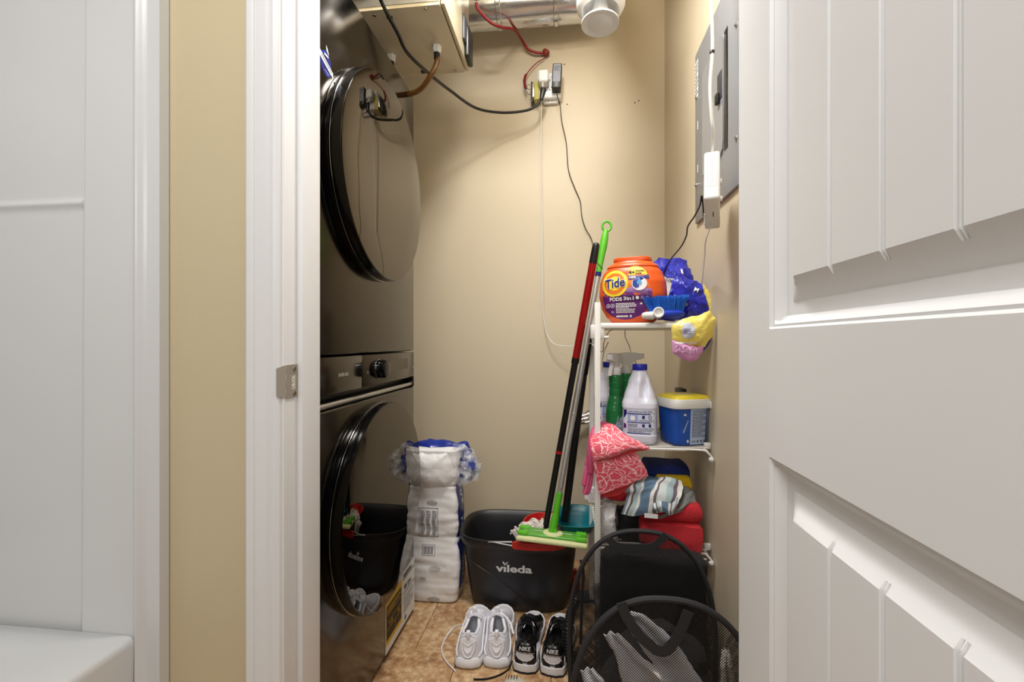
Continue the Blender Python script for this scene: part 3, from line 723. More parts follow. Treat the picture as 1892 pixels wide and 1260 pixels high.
e1 = fh * sin(an) + Vector((0, 0, cos(an))); e2 = fh * cos(an) - Vector((0, 0, sin(an)))
L1, L2, tw = .142, .138, .037; Cc.x = PY(1300, 368, YM).x; xm0 = 0; xm1 = tw
b = MB().box((0, 0, 0), (tw, L1, L2), .006, 3)
b.v = [sh_ * v.x + Cc + e1 * v.y + e2 * v.z - (e1 * 0) for v in b.v]
b.build('modem_body', 'white', mo)
g = MB(); nx_, ny_ = 1, 1
g.grid(lambda u, v: sh_ * (.005 + (tw - .010) * u) + Cc + e1 * (.035 + (L1 - .045) * v) - e2 * .0004, 1, 1)
for k in g.uv: u_, v_ = g.uv[k]; g.uv[k] = (u_ * 5, v_ * 17)
g.build('vent_holes', 'perf', mo)
fmm = lambda x, y, k=0: sh_ * x + Cc + e2 * (.138 - y) - e1 * (.0005 + k * .0003)
decal('brand_mark', [(.020, .060, .0225, .082)], fmm, 'gink', mo)
for i in range(5): MB().cyl(*[sh_ * q + Cc + e2 * (.070 + .010 * i) + e1 * .003 for q in (-.001, .004)], .0028, n=10).build('side_rib', 'white', mo)
o = MB().cyl(Cc + e1 * .06 + sh_ * tw + e2 * .02, Cc + e1 * .06 + sh_ * (tw + .004) + e2 * .02, .008); o.cyl(Cc + e1 * .01 + sh_ * tw + e2 * .02, Cc + e1 * .01 + sh_ * (tw + .005) + e2 * .02, .007)
stuff(o.build('rubber_feet', 'white', mo))
top = Cc + e1 * L1 + e2 * .03 + sh_ * .019
cx_ = thing('coaxial_cable', 'white coaxial cable hanging down to the top of the modem', 'cable', top)
pts = [top + e1 * .018, PY(1318, 245, 1.20), PY(1315, 215, 1.19), PY(1312, 160, 1.19), PY(1316, 100, 1.2), PY(1316, 50, 1.21), PY(1313, 0, 1.22), PY(1310, -60, 1.24), PY(1306, -140, 1.28)]
MB().tube(spline(pts, 7), .0042, 10).build('cable', 'white', cx_)
cn = MB(); cn.cyl(top - e1 * .001, top + e1 * .012, .0058, n=6); cn.cyl(top + e1 * .012, top + e1 * .03, .0048)
cn.build('connector', 'chrome', cx_); MB().cyl(top + e1 * .015, top + e1 * .021, .0056).build('connector_band', 'black', cx_)
q = PY(1316, 96, 1.2); MB().lathe([(.0045, -.004), (.006, -.003), (.006, .003), (.0045, .004)], q, (.2, 0, 1), 12).build('cable_tie', 'black', cx_)
pts = [Cc + e2 * .10 + e1 * .02 - sh_ * .002, PY(1297, 362, 1.21), PY(1293, 380, 1.24), PY(1283, 400, 1.29), PY(1271, 418, 1.34), PY(1268, 436, 1.39), PY(1258, 456, 1.45), PY(1240, 478, 1.55), PY(1230, 496, 1.58), PY(1222, 520, 1.62)]
tag(MB().tube(spline(pts, 7), .0022, 8).build('black_modem_cable', 'black'), 'thin black cable running from the modem down behind the detergent tub', 'cable')
bb_ = Cc + e2 * (L2 - .03) + sh_ * .018
pts = [bb_ + e1 * -.0, PY(1304, 445, 1.30), PY(1302, 475, 1.42), PY(1298, 515, 1.52), PY(1292, 560, 1.60)]
tag(MB().tube(spline(pts, 7), .0028, 8, ry=.0016).build('white_flat_cable', 'white'), 'flat white cable hanging below the modem', 'cable')
# ================================================================== WIRE SHELF RACK
SY0, SY1, SX0, SX1 = 1.47, 1.84, .093, .432
rk = thing('wire_shelf_rack', 'white coated wire shelf rack with three shelves in the right corner', 'shelf rack', (.26, 1.65, 0))
for y in (SY0 + .004, SY1):
    MB().box((SX0 - .009, y - .009, 0), (SX0 + .009, y + .009, 1.155 if y < 1.6 else 1.12), .002).build('post', 'wire', rk)
MB().box((SX0 - .022, SY0 - .004, 1.04), (SX0 + .022, SY0 + .022, 1.085), .004).build('shelf_bracket', 'wire', rk)
MB().cyl((SX0 + .02, SY0 + .002, 1.045), (SX0 + .034, SY0 + .002, 1.045), .005).build('bracket_pin', 'wire', rk)
SZ = (1.091, .703, .387)
for k, z in enumerate(SZ):
    s = thing('wire_shelf', '', ''); del s['label']; del s['category']
    s.parent = rk; s.location = Vector((.26, 1.65, z)) - pbase(rk)
    n = 17
    fr = MB()
    r_ = .0034
    fr.tube(spline([(SX0, SY0, z - .004), (.3, SY0, z - .004), (.405, SY0, z - .004), (.425, SY0 - .002, z - .012), (SX1 + .006, SY0 - .002, z - .028)] if k else [(SX0, SY0, z - .004), (.36, SY0, z - .004)], 5), r_, 8)
    fr.tube([(SX0, SY1, z - .004), (SX1, SY1, z - .004)], r_, 8)
    for x in (SX0 + .004, .26, SX1 - .008): fr.tube([(x, SY0, z - .0085), (x, SY1, z - .0085)], r_, 8)
    fr.tube([(SX0, SY0, z - .022), (SX1 - .01, SY0, z - .022)] if k == 2 else [(SX0, SY0, z - .006), (.36, SY0, z - .006)], .0028, 8)
    fr.build('shelf_frame', 'wire', s)
    if k == 0: MB().box((SX0 + .01, SY0 - .006, z - .018), (.352, SY0 + .012, z - .004), .003).build('front_lip', 'wire', s); MB().box((SX0 + .008, SY0 + .012, z - .016), (SX1, SY1 - .006, z - .012), .001).build('shelf_liner', 'wire', s)
    if k: MB().lathe([(.003, -.006), (.0075, -.004), (.0085, .002), (.006, .007), (.002, .009)], (SX1 + .003, SY0 - .002, z - .031), (.3, -.2, -1), 14).build('end_cap', 'wire', s)
    if k: MB().box((.424, SY0 + .03, z - .008), (.4445, SY0 + .042, z + .012), .003).build('wall_clip', 'wire', s)
    w_ = MB()
    for i in range(1, n): y = SY0 + (SY1 - SY0) * i / n; w_.tube([(SX0, y, z - .0022), (SX1, y, z - .0022)], .0019, 6)
    stuff(w_.build('cross_wires', 'wire', s))
# ================================================================== TOP SHELF
def loftz(tab, c, n=2.4, k=48, yaw=0, steps=28, z0=None, z1=None):
    """tab: (z, a, b[, n]) profile -> rings of superellipses"""
    zs = sorted(set([t[0] for t in tab] + [tab[0][0] + (tab[-1][0] - tab[0][0]) * i / steps for i in range(steps + 1)]))
    rings = []
    for z in zs:
        v = interp(tab, z); nn = v[2] if len(v) > 2 else n
        rings.append(sel((c[0], c[1], c[2] + z), v[0], v[1], nn, k, yaw))
    return rings
zt = SZ[0]
tc = PY(1169, 592, 1.553); tc.z = zt + .001; ty = R(-17)
td = thing('detergent_tub', 'orange detergent capsule tub with round purple and yellow label on the top shelf', 'detergent tub', tc)
tab = [(0, .060, .045), (.004, .070, .052), (.02, .085, .060), (.05, .1, .067), (.09, .1075, .072), (.13, .105, .071), (.16, .095, .064), (.182, .078, .054), (.190, .070, .05)]
body = MB().loft(loftz(tab, tc, 2.7, 64, ty, 30)).build('tub_body', 'orange', td, 70)
MB().loft(loftz([(.180, .083, .0575), (.184, .081, .057), (.198, .062, .046), (.200, .058, .044)], tc, 2.6, 56, ty, 6)).build('tub_shoulder', 'orange', td, 40)
MB().loft(loftz([(.2, .056, .04), (.201, .060, .043), (.210, .060, .043), (.2125, .057, .041), (.213, .03, .02)], tc, 3.5, 48, ty, 4)).build('tub_lid', 'orange', td, 35)
rt = Vector((cos(ty), sin(ty), 0)); fr_ = Vector((sin(ty), -cos(ty), 0))
tm = drop_map(body, tc + Vector((0, 0, .093)), rt, (0, 0, 1), .0005)
def clip(f, P): return [f(x, y) for x, y in P]
Lc, Lr = -.013, .083
lab = decal('front_label', [[(Lc + Lr * cos(q), -.002 + Lr * .98 * sin(q)) for q in [PI + PI * i / 30 for i in range(31)]] + [(Lc + Lr * .985, .012), (Lc + .03, .020), (Lc - .02, .014), (Lc - .05, .022), (Lc - Lr * .985, .016)]], tm, 'purple', td, 0, 8)
decal('lilac_swirl', [[(Lc - Lr * .98, -.010), (Lc - Lr * .985, .016), (Lc - .05, .024), (Lc - .02, .014), (Lc + .03, .022), (Lc + Lr * .98, .012), (Lc + Lr * .985, -.010)]], tm, 'lilac', lab, 1, 5)
decal('orange_field', [[(-.006, .015), (.064, .015), (.058, .03), (.052, .040), (-.006, .040)]], tm, M('label_orange', (236, 132, 44), .4), lab, 1, 5)
decal('yellow_ring', [circ(-.046, .032, .043, 44)], tm, 'yellow', lab, 2, 6)
decal('orange_ring', [circ(-.046, .032, .034, 40)], tm, M('ring_orange', (236, 120, 34), .4), lab, 3, 6)
decal('yellow_centre', [circ(-.046, .032, .023, 30)], tm, 'yellow', lab, 4, 4)
text('brand_lettering', 'Tide', tm, 'paperw', lab, -.046, .032, .044, 6, .045, .12, width=.068, rot=.12)
text('brand_lettering', 'Tide', tm, 'navy', lab, -.046, .032, .042, 8, .018, .12, width=.064, rot=.12)
decal('yellow_flash', [[(-.002, .056), (.056, .056), (.050, .068), (.040, .078), (.026, .085), (.012, .087), (-.002, .082)]], tm, 'yellow', lab, 2, 5)
text('flash_lettering', '4+', tm, 'ink', lab, .008, .065, .017, 4, .03)
text('flash_lettering', 'months', tm, 'ink', lab, .032, .070, .0085, 4, .03, width=.026)
text('flash_lettering', 'mois', tm, 'ink', lab, .028, .062, .0085, 4, .03, width=.018)
decal('blue_band', [[(-.002, .042), (.062, .042), (.058, .056), (-.002, .056)]], tm, 'navy', lab, 2, 3)
text('flash_lettering', '100%', tm, 'paperw', lab, .010, .0485, .010, 4, .03, width=.021)
pod = decal('capsule_picture', [circ(.032, .028, .023, 32, .021)], tm, M('capsule_white', (236, 232, 244), .3), lab, 5, 5)
decal('capsule_swirl', [[(.012, .036), (.018, .046), (.034, .050), (.046, .044), (.034, .040), (.028, .030), (.032, .018), (.022, .014), (.012, .022)]], tm, M('capsule_blue', (28, 60, 160), .3), lab, 7, 4)
decal('capsule_centre', [circ(.032, .032, .0075, 20)], tm, M('capsule_cyan', (80, 170, 220), .3), lab, 9, 3)
decal('dark_band', [(-.046, -.026, .064, -.009)], tm, 'dpurp', lab, 3)
text('label_lettering', 'PODS', tm, 'paperw', lab, -.042, -.019, .015, 5, .035, width=.040)
text('label_lettering', '3in1', tm, 'paperw', lab, .0, -.0175, .0155, 5, .02, width=.032)
for i, x in enumerate((.026, .041, .056)):
    decal('label_icon', [circ(x, -.0155, .0052, 18)], tm, 'paperw' if not i else 'lilac', lab, 5, 2)
for x in (-.068, -.053):
    c_ = decal('warning_icon', [circ(x, -.039, .0068, 20)], tm, 'paperw', lab, 4, 3)
    decal('warning_icon_inner', [circ(x, -.039, .0053, 18)], tm, 'purple', c_, 5, 2)
    decal('warning_icon_mark', [[(x - .002, -.042), (x + .001, -.0345), (x + .002, -.042)]], tm, 'paperw', c_, 6, 1)
decal('label_print', lines(-.042, .022, -.063, -.030, 7, 11, .55), tm, 'paperw', lab, 4)
text('label_lettering', '78', tm, 'paperw', lab, -.054, -.059, .008, 5, .02)
decal('label_print', lines(-.042, -.004, -.076, -.069, 1, 8, .8) + [(.001, -.076, .007, -.069)], tm, 'paperw', lab, 4)
decal('label_badge', [circ(.037, -.034, .0038, 16, .003)], tm, 'paperw', lab, 4, 2)

# blue hand brush lying in front
bc = PY(1222, 584, 1.465)
hb = thing('hand_brush', 'blue hand dust brush with white tipped handle lying on the top shelf', 'brush', bc)
bdm = Matrix.Translation(PY(1232, 580, 1.478)) @ Matrix.Rotation(R(6), 4, 'Z') @ Matrix.Rotation(R(-3), 4, 'Y')
MB().loft([[Vector((x, p.x, p.y)) for p in [Vector((cos(q) * w2, sin(q) * h2)) for q in [2 * PI * i / 20 for i in range(20)]]] for x, w2, h2 in [(-.060, .009, .009), (-.058, .012, .012), (-.03, .015, .0135), (.0, .020, .015), (.035, .020, .0135), (.05, .014, .009), (.054, .005, .004)]]).xf(bdm).build('brush_block', 'blue', hb, 60)
tip = PY(1198, 583, 1.452)
MB().lathe([(.003, -.028), (.0085, -.025), (.0115, -.012), (.0125, .004), (.0125, .008)], tip + Vector((.006, .0, 0)), (1, .35, .02), 24).build('handle_end', 'white', hb)
rg_c = PY(1217, 577, 1.432)
MB().lathe([(.0165, .03), (.0165, .0), (.015, -.003), (.0125, -.003), (.011, .001), (.004, .003), (.001, .003)], rg_c, (.10, 1, -.05), 28).build('handle_cap', 'white', hb)
b = MB()
rnd = random.Random(3)
for i in range(520):
    t_ = rnd.random(); s_ = rnd.uniform(-.013, .013)
    base = bdm @ Vector((-.052 + .102 * t_, s_, .008)); dx = (-.012 + .038 * t_) + rnd.uniform(-.004, .004)
    topp = base + Vector((dx - .010, s_ * .5 - .004, rnd.uniform(.040, .049)))
    b.tube([base, base.lerp(topp, .5) + Vector((-.002, 0, .001)), topp], .0011, 3, False)
stuff(b.build('bristles', 'bristle', hb))
# wipes packet: crumpled blue film bag
def PP(L, Y): return [PY(x, y, Y) for x, y in L]
wb = thing('blue_wipes_bag', 'crumpled blue plastic packet with white print standing behind the orange tub', 'bag', PY(1250, 590, 1.62))
o = pillow(PP([(1205, 486), (1216, 478), (1240, 477), (1268, 480), (1276, 500), (1282, 520), (1290, 545), (1285, 575), (1262, 592), (1215, 592), (1200, 560)], 1.62), .028, 'wipes', seed=1, amp=.007, sc=22).wrinkle(.004, 60, 3, True).build('packet_body', 'wipes', wb, 60)
wm = drop_map(o, PY(1240, 530, 1.60), (1, 0, 0), (0, 0, 1), .001)
decal('white_print', [[(-.032, .040), (-.012, .028), (.012, .026), (.018, .012), (-.002, .0), (-.012, -.04), (-.030, -.03)]], wm, 'paperw', wb, 0, 6)
text('packet_lettering', '\u00b7LOZ\u00b7', wm, 'ink', wb, -.006, .020, .013, 3, .01, rot=-.4)
decal('white_mark', [[(.03, .06), (.036, .058), (.038, .04), (.031, .045)]], wm, 'paperw', wb, 0, 2)
wy = thing('yellow_tablet_bag', 'open blue, yellow and pink plastic pouch hanging over the right end of the top shelf', 'bag', PY(1290, 600, 1.47))
o1 = pillow(PP([(1243, 520), (1258, 506), (1280, 517), (1298, 528), (1312, 548), (1320, 575), (1306, 584), (1285, 585), (1266, 592), (1252, 575), (1238, 562)], 1.53), .030, 'wipes', seed=4, amp=.008, sc=24).wrinkle(.004, 60, 5, True).build('blue_upper', 'wipes', wy, 60)
o2 = pillow(PP([(1298, 524), (1310, 536), (1321, 556), (1323, 590), (1318, 600), (1308, 575), (1300, 552)], 1.52), .012, 'wipesy', seed=5, amp=.003, sc=24).build('yellow_side', 'wipesy', wy, 60)
o3 = pillow(PP([(1243, 600), (1262, 590), (1285, 584), (1312, 574), (1322, 590), (1318, 622), (1304, 642), (1286, 640), (1262, 636), (1243, 630)], 1.445), .020, 'wipesy', seed=6, amp=.005, sc=24).wrinkle(.002, 60, 7, True).build('yellow_flap', 'wipesy', wy, 60)
o4 = pillow(PP([(1242, 628), (1262, 634), (1286, 641), (1302, 640), (1298, 652), (1287, 666), (1272, 668), (1254, 660), (1242, 652)], 1.440), .010, 'wipesp', back=.6, seed=7, amp=.002, sc=24).build('pink_tip', 'wipesp', wy, 60)
o5 = pillow(PP([(1296, 648), (1304, 632), (1316, 612), (1316, 625), (1308, 640), (1298, 650)], 1.455), .006, 'wipes', seed=8, amp=.002, sc=24).build('blue_edge', 'wipes', wy, 60)
ym = drop_map([o3, o4], PY(1268, 645, 1.43), (1, 0, .0), (.0, 0, 1), .0008)
text('pouch_number', '220', ym, 'paperw', wy, .0, -.003, .030, 2, .045, width=.062, rot=-.12)
text('pouch_number', '220', ym, M('number_pink', (196, 96, 176), .4), wy, .0, -.003, .030, 4, .008, width=.058, rot=-.12)
decal('pouch_print', lines(-.03, .03, .016, .021, 1, 4, .9), ym, 'paperw', wy, 2)
decal('pale_oval', [circ(.005, .055, .018, 20, .024)], ym, M('pale_blue_print', (200, 206, 226), .4), wy, 1, 4)
decal('pouch_print', lines(-.008, .012, .044, .062, 5, 14, .4), ym, 'purple', wy, 3)
bm = drop_map(o1, PY(1262, 560, 1.50), (1, 0, 0), (0, 0, 1), .001)
decal('print_panel', [[(-.032, .018), (-.022, .032), (.006, .012), (.018, -.004), (.008, -.016), (-.026, .0)]], bm, 'bluecard', wy, 0, 5)
decal('pouch_print', [(-.022, .016, -.006, .018), (-.02, .011, 0, .013), (-.018, .006, .004, .008)], bm, 'navy', wy, 2)
text('pouch_lettering', 'M', bm, 'paperw', wy, .042, .042, .020, 2, .03, rot=-.5)
# ================================================================== SECOND SHELF
z2 = SZ[1] + .001
def jug(name, label, c, yaw, sc=1):
    t = thing(name, label, 'jug', c)
    tab = [(0, .044, .036, 3.2), (.004, .050, .041, 3.2), (.012, .0535, .044, 3.2), (.030, .0555, .046, 3.2), (.034, .0535, .0445, 3.2), (.112, .0535, .0445, 3.2), (.116, .0555, .046, 3.2), (.130, .0555, .046, 3.), (.150, .050, .043, 2.7), (.20, .036, .033, 2.3), (.232, .0225, .0215, 2), (.238, .021, .021, 2)]
    b = MB().loft(loftz(tab, c, 2.5, 56, yaw, 34))
    fr = Vector((sin(yaw), -cos(yaw), 0)); rt = Vector((cos(yaw), sin(yaw), 0))
    # the grip: two pressed hollows beside a handle column
    for i, v in enumerate(b.v):
        d = v - c; x = d.dot(rt); y = d.dot(fr); z = d.z
        if .135 < z < .225 and y > 0:
            g = math.exp(-((x - .017) / .0075) ** 2) * max(0, 1 - ((z - .178) / .042) ** 2)
            g2 = math.exp(-((x + .0) / .008) ** 2) * max(0, 1 - ((z - .18) / .05) ** 2)
            b.v[i] = v - fr * .016 * g + fr * .008 * g2
    o = b.build('jug_body', 'jug', t, 60)
    MB().lathe([(.0225, .235), (.0235, .237), (.0235, .252), (.022, .2545), (.001, .255)], c, (0, 0, 1), 36).build('cap', 'bluecap', t)
    for i in range(6):
        p = [c + fr * (.03 - abs(x) * .2) + rt * (.028 + x * 1) + Vector((0, 0, .155 + .009 * i + x)) for x in (-.004, 0, .004)]
    mp = drop_map(o, c + Vector((0, 0, .073)), rt, (0, 0, 1), .0005)
    L = decal('jug_label', [(-.048, -.038, .048, .038)], mp, 'lab', t)
    decal('label_rule', [(-.036, .024, .047, .027), (-.036, -.003, .047, -.0005), (-.036, -.037, .048, -.0345)], mp, 'navy', L, 1)
    decal('label_panel', [(-.034, .001, -.003, .0225)], mp, 'labb', L, 1)
    decal('label_emblem', [circ(-.019, .012, .008, 18)], mp, 'paperw', L, 2, 3)
    decal('label_print', lines(-.034, .044, .0285, .036, 2, 2, .4) + lines(.0, .045, .001, .008, 2, 3, .4) + lines(-.034, .045, -.033, -.018, 4, 4, .4) + lines(-.034, -.004, -.016, -.005, 2, 6, .5), mp, 'gink', L, 2)
    decal('label_icons', [(.010, .011, .018, .021), (-.0 + .010, -.015, .018, -.006), (.030, -.015, .037, -.006)], mp, 'navy', L, 2)
    decal('label_clock', [circ(.034, .016, .0052, 16)], mp, 'navy', L, 2, 2)
    decal('label_clock_face', [circ(.034, .016, .0036, 16)], mp, 'lab', L, 3, 2)
    decal('blue_corner', [[(-.048, .038), (-.038, .038), (-.037, .026), (-.044, .014), (-.048, .010)]], mp, 'navy', L, 1, 2)
    decal('pink_corner', [[(-.048, -.006), (-.040, -.008), (-.039, -.020), (-.048, -.024)]], mp, 'purple', L, 1, 2)
    return t
jc = PY(1182, 822, 1.535); jc.z = z2
jug('bleach_jug', 'white bleach jug with royal blue cap in front of the green bottles', jc, R(-12))
jc2 = PY(1126, 822, 1.70); jc2.z = z2
jug('bleach_jug', 'white bleach jug half hidden behind the left green spray bottle', jc2, R(8))
def spray(label, c, yaw, flip=1):
    t = thing('spray_bottle', label, 'spray bottle', c)
    fr = Vector((sin(yaw), -cos(yaw), 0)); rt = Vector((cos(yaw), sin(yaw), 0))
    tab = [(0, .034, .024), (.004, .038, .027), (.02, .040, .028), (.10, .039, .028), (.125, .030, .024), (.15, .0215, .019), (.17, .0215, .019), (.19, .024, .020), (.212, .024, .020), (.220, .016, .016)]
    b = MB().loft(loftz(tab, c, 2.5, 44, yaw, 40))
    for i, v in enumerate(b.v):
        z = v.z - c.z
        if .14 < z < .212: d = Vector((v.x - c.x, v.y - c.y, 0)); b.v[i] = v + d * .035 * sin(z * 2 * PI / .0075)
    o = b.build('bottle', 'gbottle', t, 70)
    MB().lathe([(.0185, .216), (.020, .218), (.020, .234), (.0165, .238), (.0155, .244)], c, (0, 0, 1), 30).build('collar', 'white', t)
    X = Matrix.Translation(c) @ Matrix.Rotation(yaw, 4, 'Z')
    h = MB()
    # head profile in x-z, nozzle towards -x
    pr = [(-.052, .284), (-.052, .268), (-.046, .264), (-.030, .262), (-.018, .252), (-.014, .240), (.014, .240), (.018, .252), (.026, .262), (.034, .272), (.030, .284), (.010, .289), (-.030, .289)]
    h.loft([[Vector((x, y, z)) for x, z in pr] for y in (-.011, .011)]).xf(X).build('trigger_head', 'white', t, 35)
    MB().box((-.060, -.008, .268), (-.050, .008, .286), .002, mat=X).build('nozzle', 'white', t)
    MB().loft([[Vector((x + dx, y, z)) for x, y, z in [(-.003, -.006, 0), (.003, -.006, 0), (.003, .006, 0), (-.003, .006, 0)] for z in [zz]] for dx, zz in [(-.028, .264), (-.034, .245), (-.043, .228), (-.047, .216)]]).xf(X).build('trigger', 'white', t, 30)
    return t, o, rt, fr
s1c = PY(1140, 815, 1.575); s1c.z = z2
s1c.x = PY(1137, 700, 1.575).x
t1, o1_, rt1, fr1 = spray('green spray bottle with white trigger head, left and nearest of the two', s1c, R(62))
mp = drop_map(o1_, s1c + Vector((0, 0, .055)), (cos(R(-8)), sin(R(-8)), 0), (0, 0, 1), .0005)
L = decal('bottle_label', [[(-.026, -.045), (.030, -.045), (.030, .040), (.012, .028), (-.026, .002)]], mp, 'lab', t1, 0, 6)
decal('label_print', lines(.0, .020, -.030, .016, 8, 21, .45), mp, 'gink', L, 2)
s2c = PY(1160, 815, 1.665); s2c.z = z2; s2c.x = PY(1158, 700, 1.665).x
t2, o2_, rt2, fr2 = spray('green spray bottle with white trigger pointing right, behind the bleach jug', s2c, R(184))
# detergent tub, blue with yellow lid
uc = PY(1262, 826, 1.555); uc.z = z2; uc.x = PY(1262, 780, 1.555).x
ub = thing('blue_cleaner_tub', 'square blue tub with yellow and white lid and text panel on the middle shelf', 'tub', uc)
uy = R(20)
o = MB().loft(loftz([(0, .056, .050, 5), (.004, .060, .054, 5), (.118, .066, .060, 5)], uc, 5, 64, uy, 8)).build('tub_body', 'tubb', ub, 60)
MB().loft(loftz([(.117, .064, .058, 5), (.1175, .0705, .0645, 5), (.120, .0715, .0655, 5), (.142, .0715, .0655, 5), (.146, .070, .064, 5), (.147, .066, .060, 5)], uc, 5, 64, uy, 2)).build('lid_rim', 'white', ub, 50)
MB().loft(loftz([(.146, .0675, .0615, 5), (.150, .066, .060, 5), (.156, .060, .055, 4.4), (.1585, .045, .04, 4), (.1585, .02, .02, 3)], uc, 5, 64, uy, 4)).build('yellow_lid', 'lidy', ub, 50)
MB().loft([sel((uc.x + .0, uc.y - .01, uc.z + z), a_, b_, 2, 30) for z, a_, b_ in ((.157, .027, .014), (.1594, .027, .014), (.1595, .02, .009))]).build('lid_sticker', 'smudge', ub, 40)
MB().box((uc.x + .068, uc.y - .055, uc.z + .118), (uc.x + .080, uc.y - .030, uc.z + .140), .003).build('lid_tab', 'white', ub)
rt_ = Vector((cos(uy), sin(uy), 0))
mpf = drop_map(o, uc + Vector((0, 0, .060)), rt_, (0, 0, 1), .0006)
mps = drop_map(o, uc + Vector((0, 0, .060)), Vector((sin(uy), -cos(uy), 0)), (0, 0, 1), .0006)
P = decal('text_panel', [(-.012, -.056, .054, .056)], mpf, 'tubt', ub)
decal('panel_print', lines(-.006, .050, -.034, .052, 18, 31, .5) + [(.012, -.050, .018, -.042), (.024, -.050, .030, -.042), (.036, -.050, .042, -.042)], mpf, 'gink', P, 1)
text('panel_lettering', 'OXI', mpf, 'navy', P, .0, -.047, .008, 2, .02, width=.013)
decal('light_streak', [[(-.038, -.016), (-.034, -.020), (-.020, .018), (-.021, .024)]], mpf, 'labb', ub, 1, 3)
decal('drop_mark', [[(-.036, .042), (-.030, .042), (-.026, .036), (-.036, .036)], [(-.024, -.042), (-.018, -.040), (-.016, -.048), (-.022, -.05)]], mpf, 'paperw', ub, 1, 2)
text('side_lettering', 'IN', mps, 'paperw', ub, -.045, .004, .032, 1, .03, width=.02)
decal('yellow_flash', [(-.056, -.030, -.038, -.012)], mps, 'yellow', ub, 1)
text('side_lettering', 'FREE', mps, 'ink', ub, -.047, -.021, .008, 3, .02, width=.014)
q = PY(1288, 722, 1.72)
o = MB().box((q.x - .07, 1.70, z2), (q.x - .04, 1.76, z2 + .160), .006, 2).build('black_box', 'black'); tag(o, 'black object barely showing behind the yellow lidded tub', 'box')
# gloves
gl = thing('rose_print_glove', 'pink rubber glove with rose print cuff draped over the middle shelf', 'glove', PY(1140, 850, 1.45))
def quad(P, n=3):
    """bilinear-ish patch from a grid of rows of pixel points with Y"""
    rows = [[PY(*p) for p in r] for r in P]
    def f(u, v):
        x = v * (len(rows) - 1); j = min(int(x), len(rows) - 2); t = x - j
        def row(r):
            y = u * (len(r) - 1); i = min(int(y), len(r) - 2); s = y - i
            p0, p1, p2, p3 = r[max(i - 1, 0)], r[i], r[i + 1], r[min(i + 2, len(r) - 1)]
            return .5 * ((2 * p1) + (p2 - p0) * s + (2 * p0 - 5 * p1 + 4 * p2 - p3) * s * s + (3 * p1 - p0 - 3 * p2 + p3) * s ** 3)
        r0, r1, r2, r3 = (row(rows[max(j - 1, 0)]), row(rows[j]), row(rows[j + 1]), row(rows[min(j + 2, len(rows) - 1)]))
        return .5 * ((2 * r1) + (r2 - r0) * t + (2 * r0 - 5 * r1 + 4 * r2 - r3) * t * t + (3 * r1 - r0 - 3 * r2 + r3) * t ** 3)
    return f
def patch(P, th=.002, nu=24, nv=24, amp=.002, sc=25, seed=0):
    return MB().grid(quad(P), nu, nv, -th).wrinkle(amp, sc, seed)
patch([[(1090, 800, 1.49), (1108, 787, 1.49), (1130, 783, 1.49), (1142, 792, 1.49)],
       [(1091, 822, 1.435), (1118, 812, 1.43), (1148, 804, 1.43), (1172, 811, 1.44)],
       [(1098, 846, 1.425), (1130, 836, 1.41), (1165, 826, 1.415), (1198, 826, 1.435)],
       [(1103, 851, 1.43), (1132, 845, 1.42), (1166, 832, 1.42), (1199, 831, 1.435)]], .004).build('cuff_fold', 'rose', gl, 60)
patch([[(1092, 826, 1.45), (1120, 826, 1.445), (1150, 824, 1.445), (1170, 826, 1.455)],
       [(1095, 850, 1.445), (1125, 850, 1.435), (1158, 846, 1.435), (1182, 846, 1.45)],
       [(1101, 882, 1.445), (1132, 876, 1.435), (1165, 868, 1.435), (1191, 862, 1.45)],
       [(1107, 914, 1.45), (1140, 903, 1.44), (1172, 891, 1.44), (1198, 879, 1.455)]], .004, seed=3).build('cuff_lower', 'rose', gl, 60)
patch([[(1100, 848, 1.44), (1132, 842, 1.43), (1166, 830, 1.43), (1196, 832, 1.445)],
       [(1106, 853, 1.436), (1134, 848, 1.428), (1166, 838, 1.43), (1178, 834, 1.445)]], .003, 20, 4).build('cuff_lining', 'coral', gl, 60)
patch([[(1112, 908, 1.455), (1140, 898, 1.455), (1172, 886, 1.455), (1192, 880, 1.46)],
       [(1116, 919, 1.46), (1142, 915, 1.46), (1156, 905, 1.46), (1168, 893, 1.46)]], .004, 16, 4).build('cuff_hem', 'coral', gl, 60)
pg = thing('pink_rubber_glove', 'plain pink rubber glove hanging behind the rose print cuff at the shelf post', 'glove', PY(1085, 870, 1.5))
gp = MB().tube(spline([PY(1122, 790, 1.55), PY(1106, 788, 1.52), PY(1096, 805, 1.49), PY(1092, 830, 1.485), PY(1091, 850, 1.49), PY(1090, 868, 1.5)], 6), .013, 14, ry=.020)
gp.build('glove_body', 'pink', pg, 70)
for k, (pts_, r_) in enumerate((([(1090, 850), (1084, 868), (1080, 888), (1079, 898)], .008), ([(1090, 862), (1086, 886), (1082, 906), (1079, 913)], .0085), ([(1093, 862), (1091, 888), (1087, 905), (1083, 913)], .0078), ([(1092, 835), (1085, 850), (1083, 862)], .007), ([(1108, 905), (1111, 915), (1110, 922)], .007))):
    sp_ = spline([PY(x, y, 1.495 + .004 * k) for x, y in pts_], 6); n_ = len(sp_)
    MB().tube(sp_, [r_ * (1 - .0 * i / n_) if i < n_ - 2 else r_ * (.85 if i == n_ - 2 else .45) for i in range(n_)], 12).build('finger', 'pink', pg, 70)
# ================================================================== THIRD SHELF
z3 = SZ[2] + .001
def cloth(name, mat, label, rows, th, seed=0, amp=.003, sc=22, nu=40, nv=30, cat='cloth', parts=None):
    o = patch(rows, th, nu, nv, amp, sc, seed).build(name, mat, None, 70); tag(o, label, cat); return o
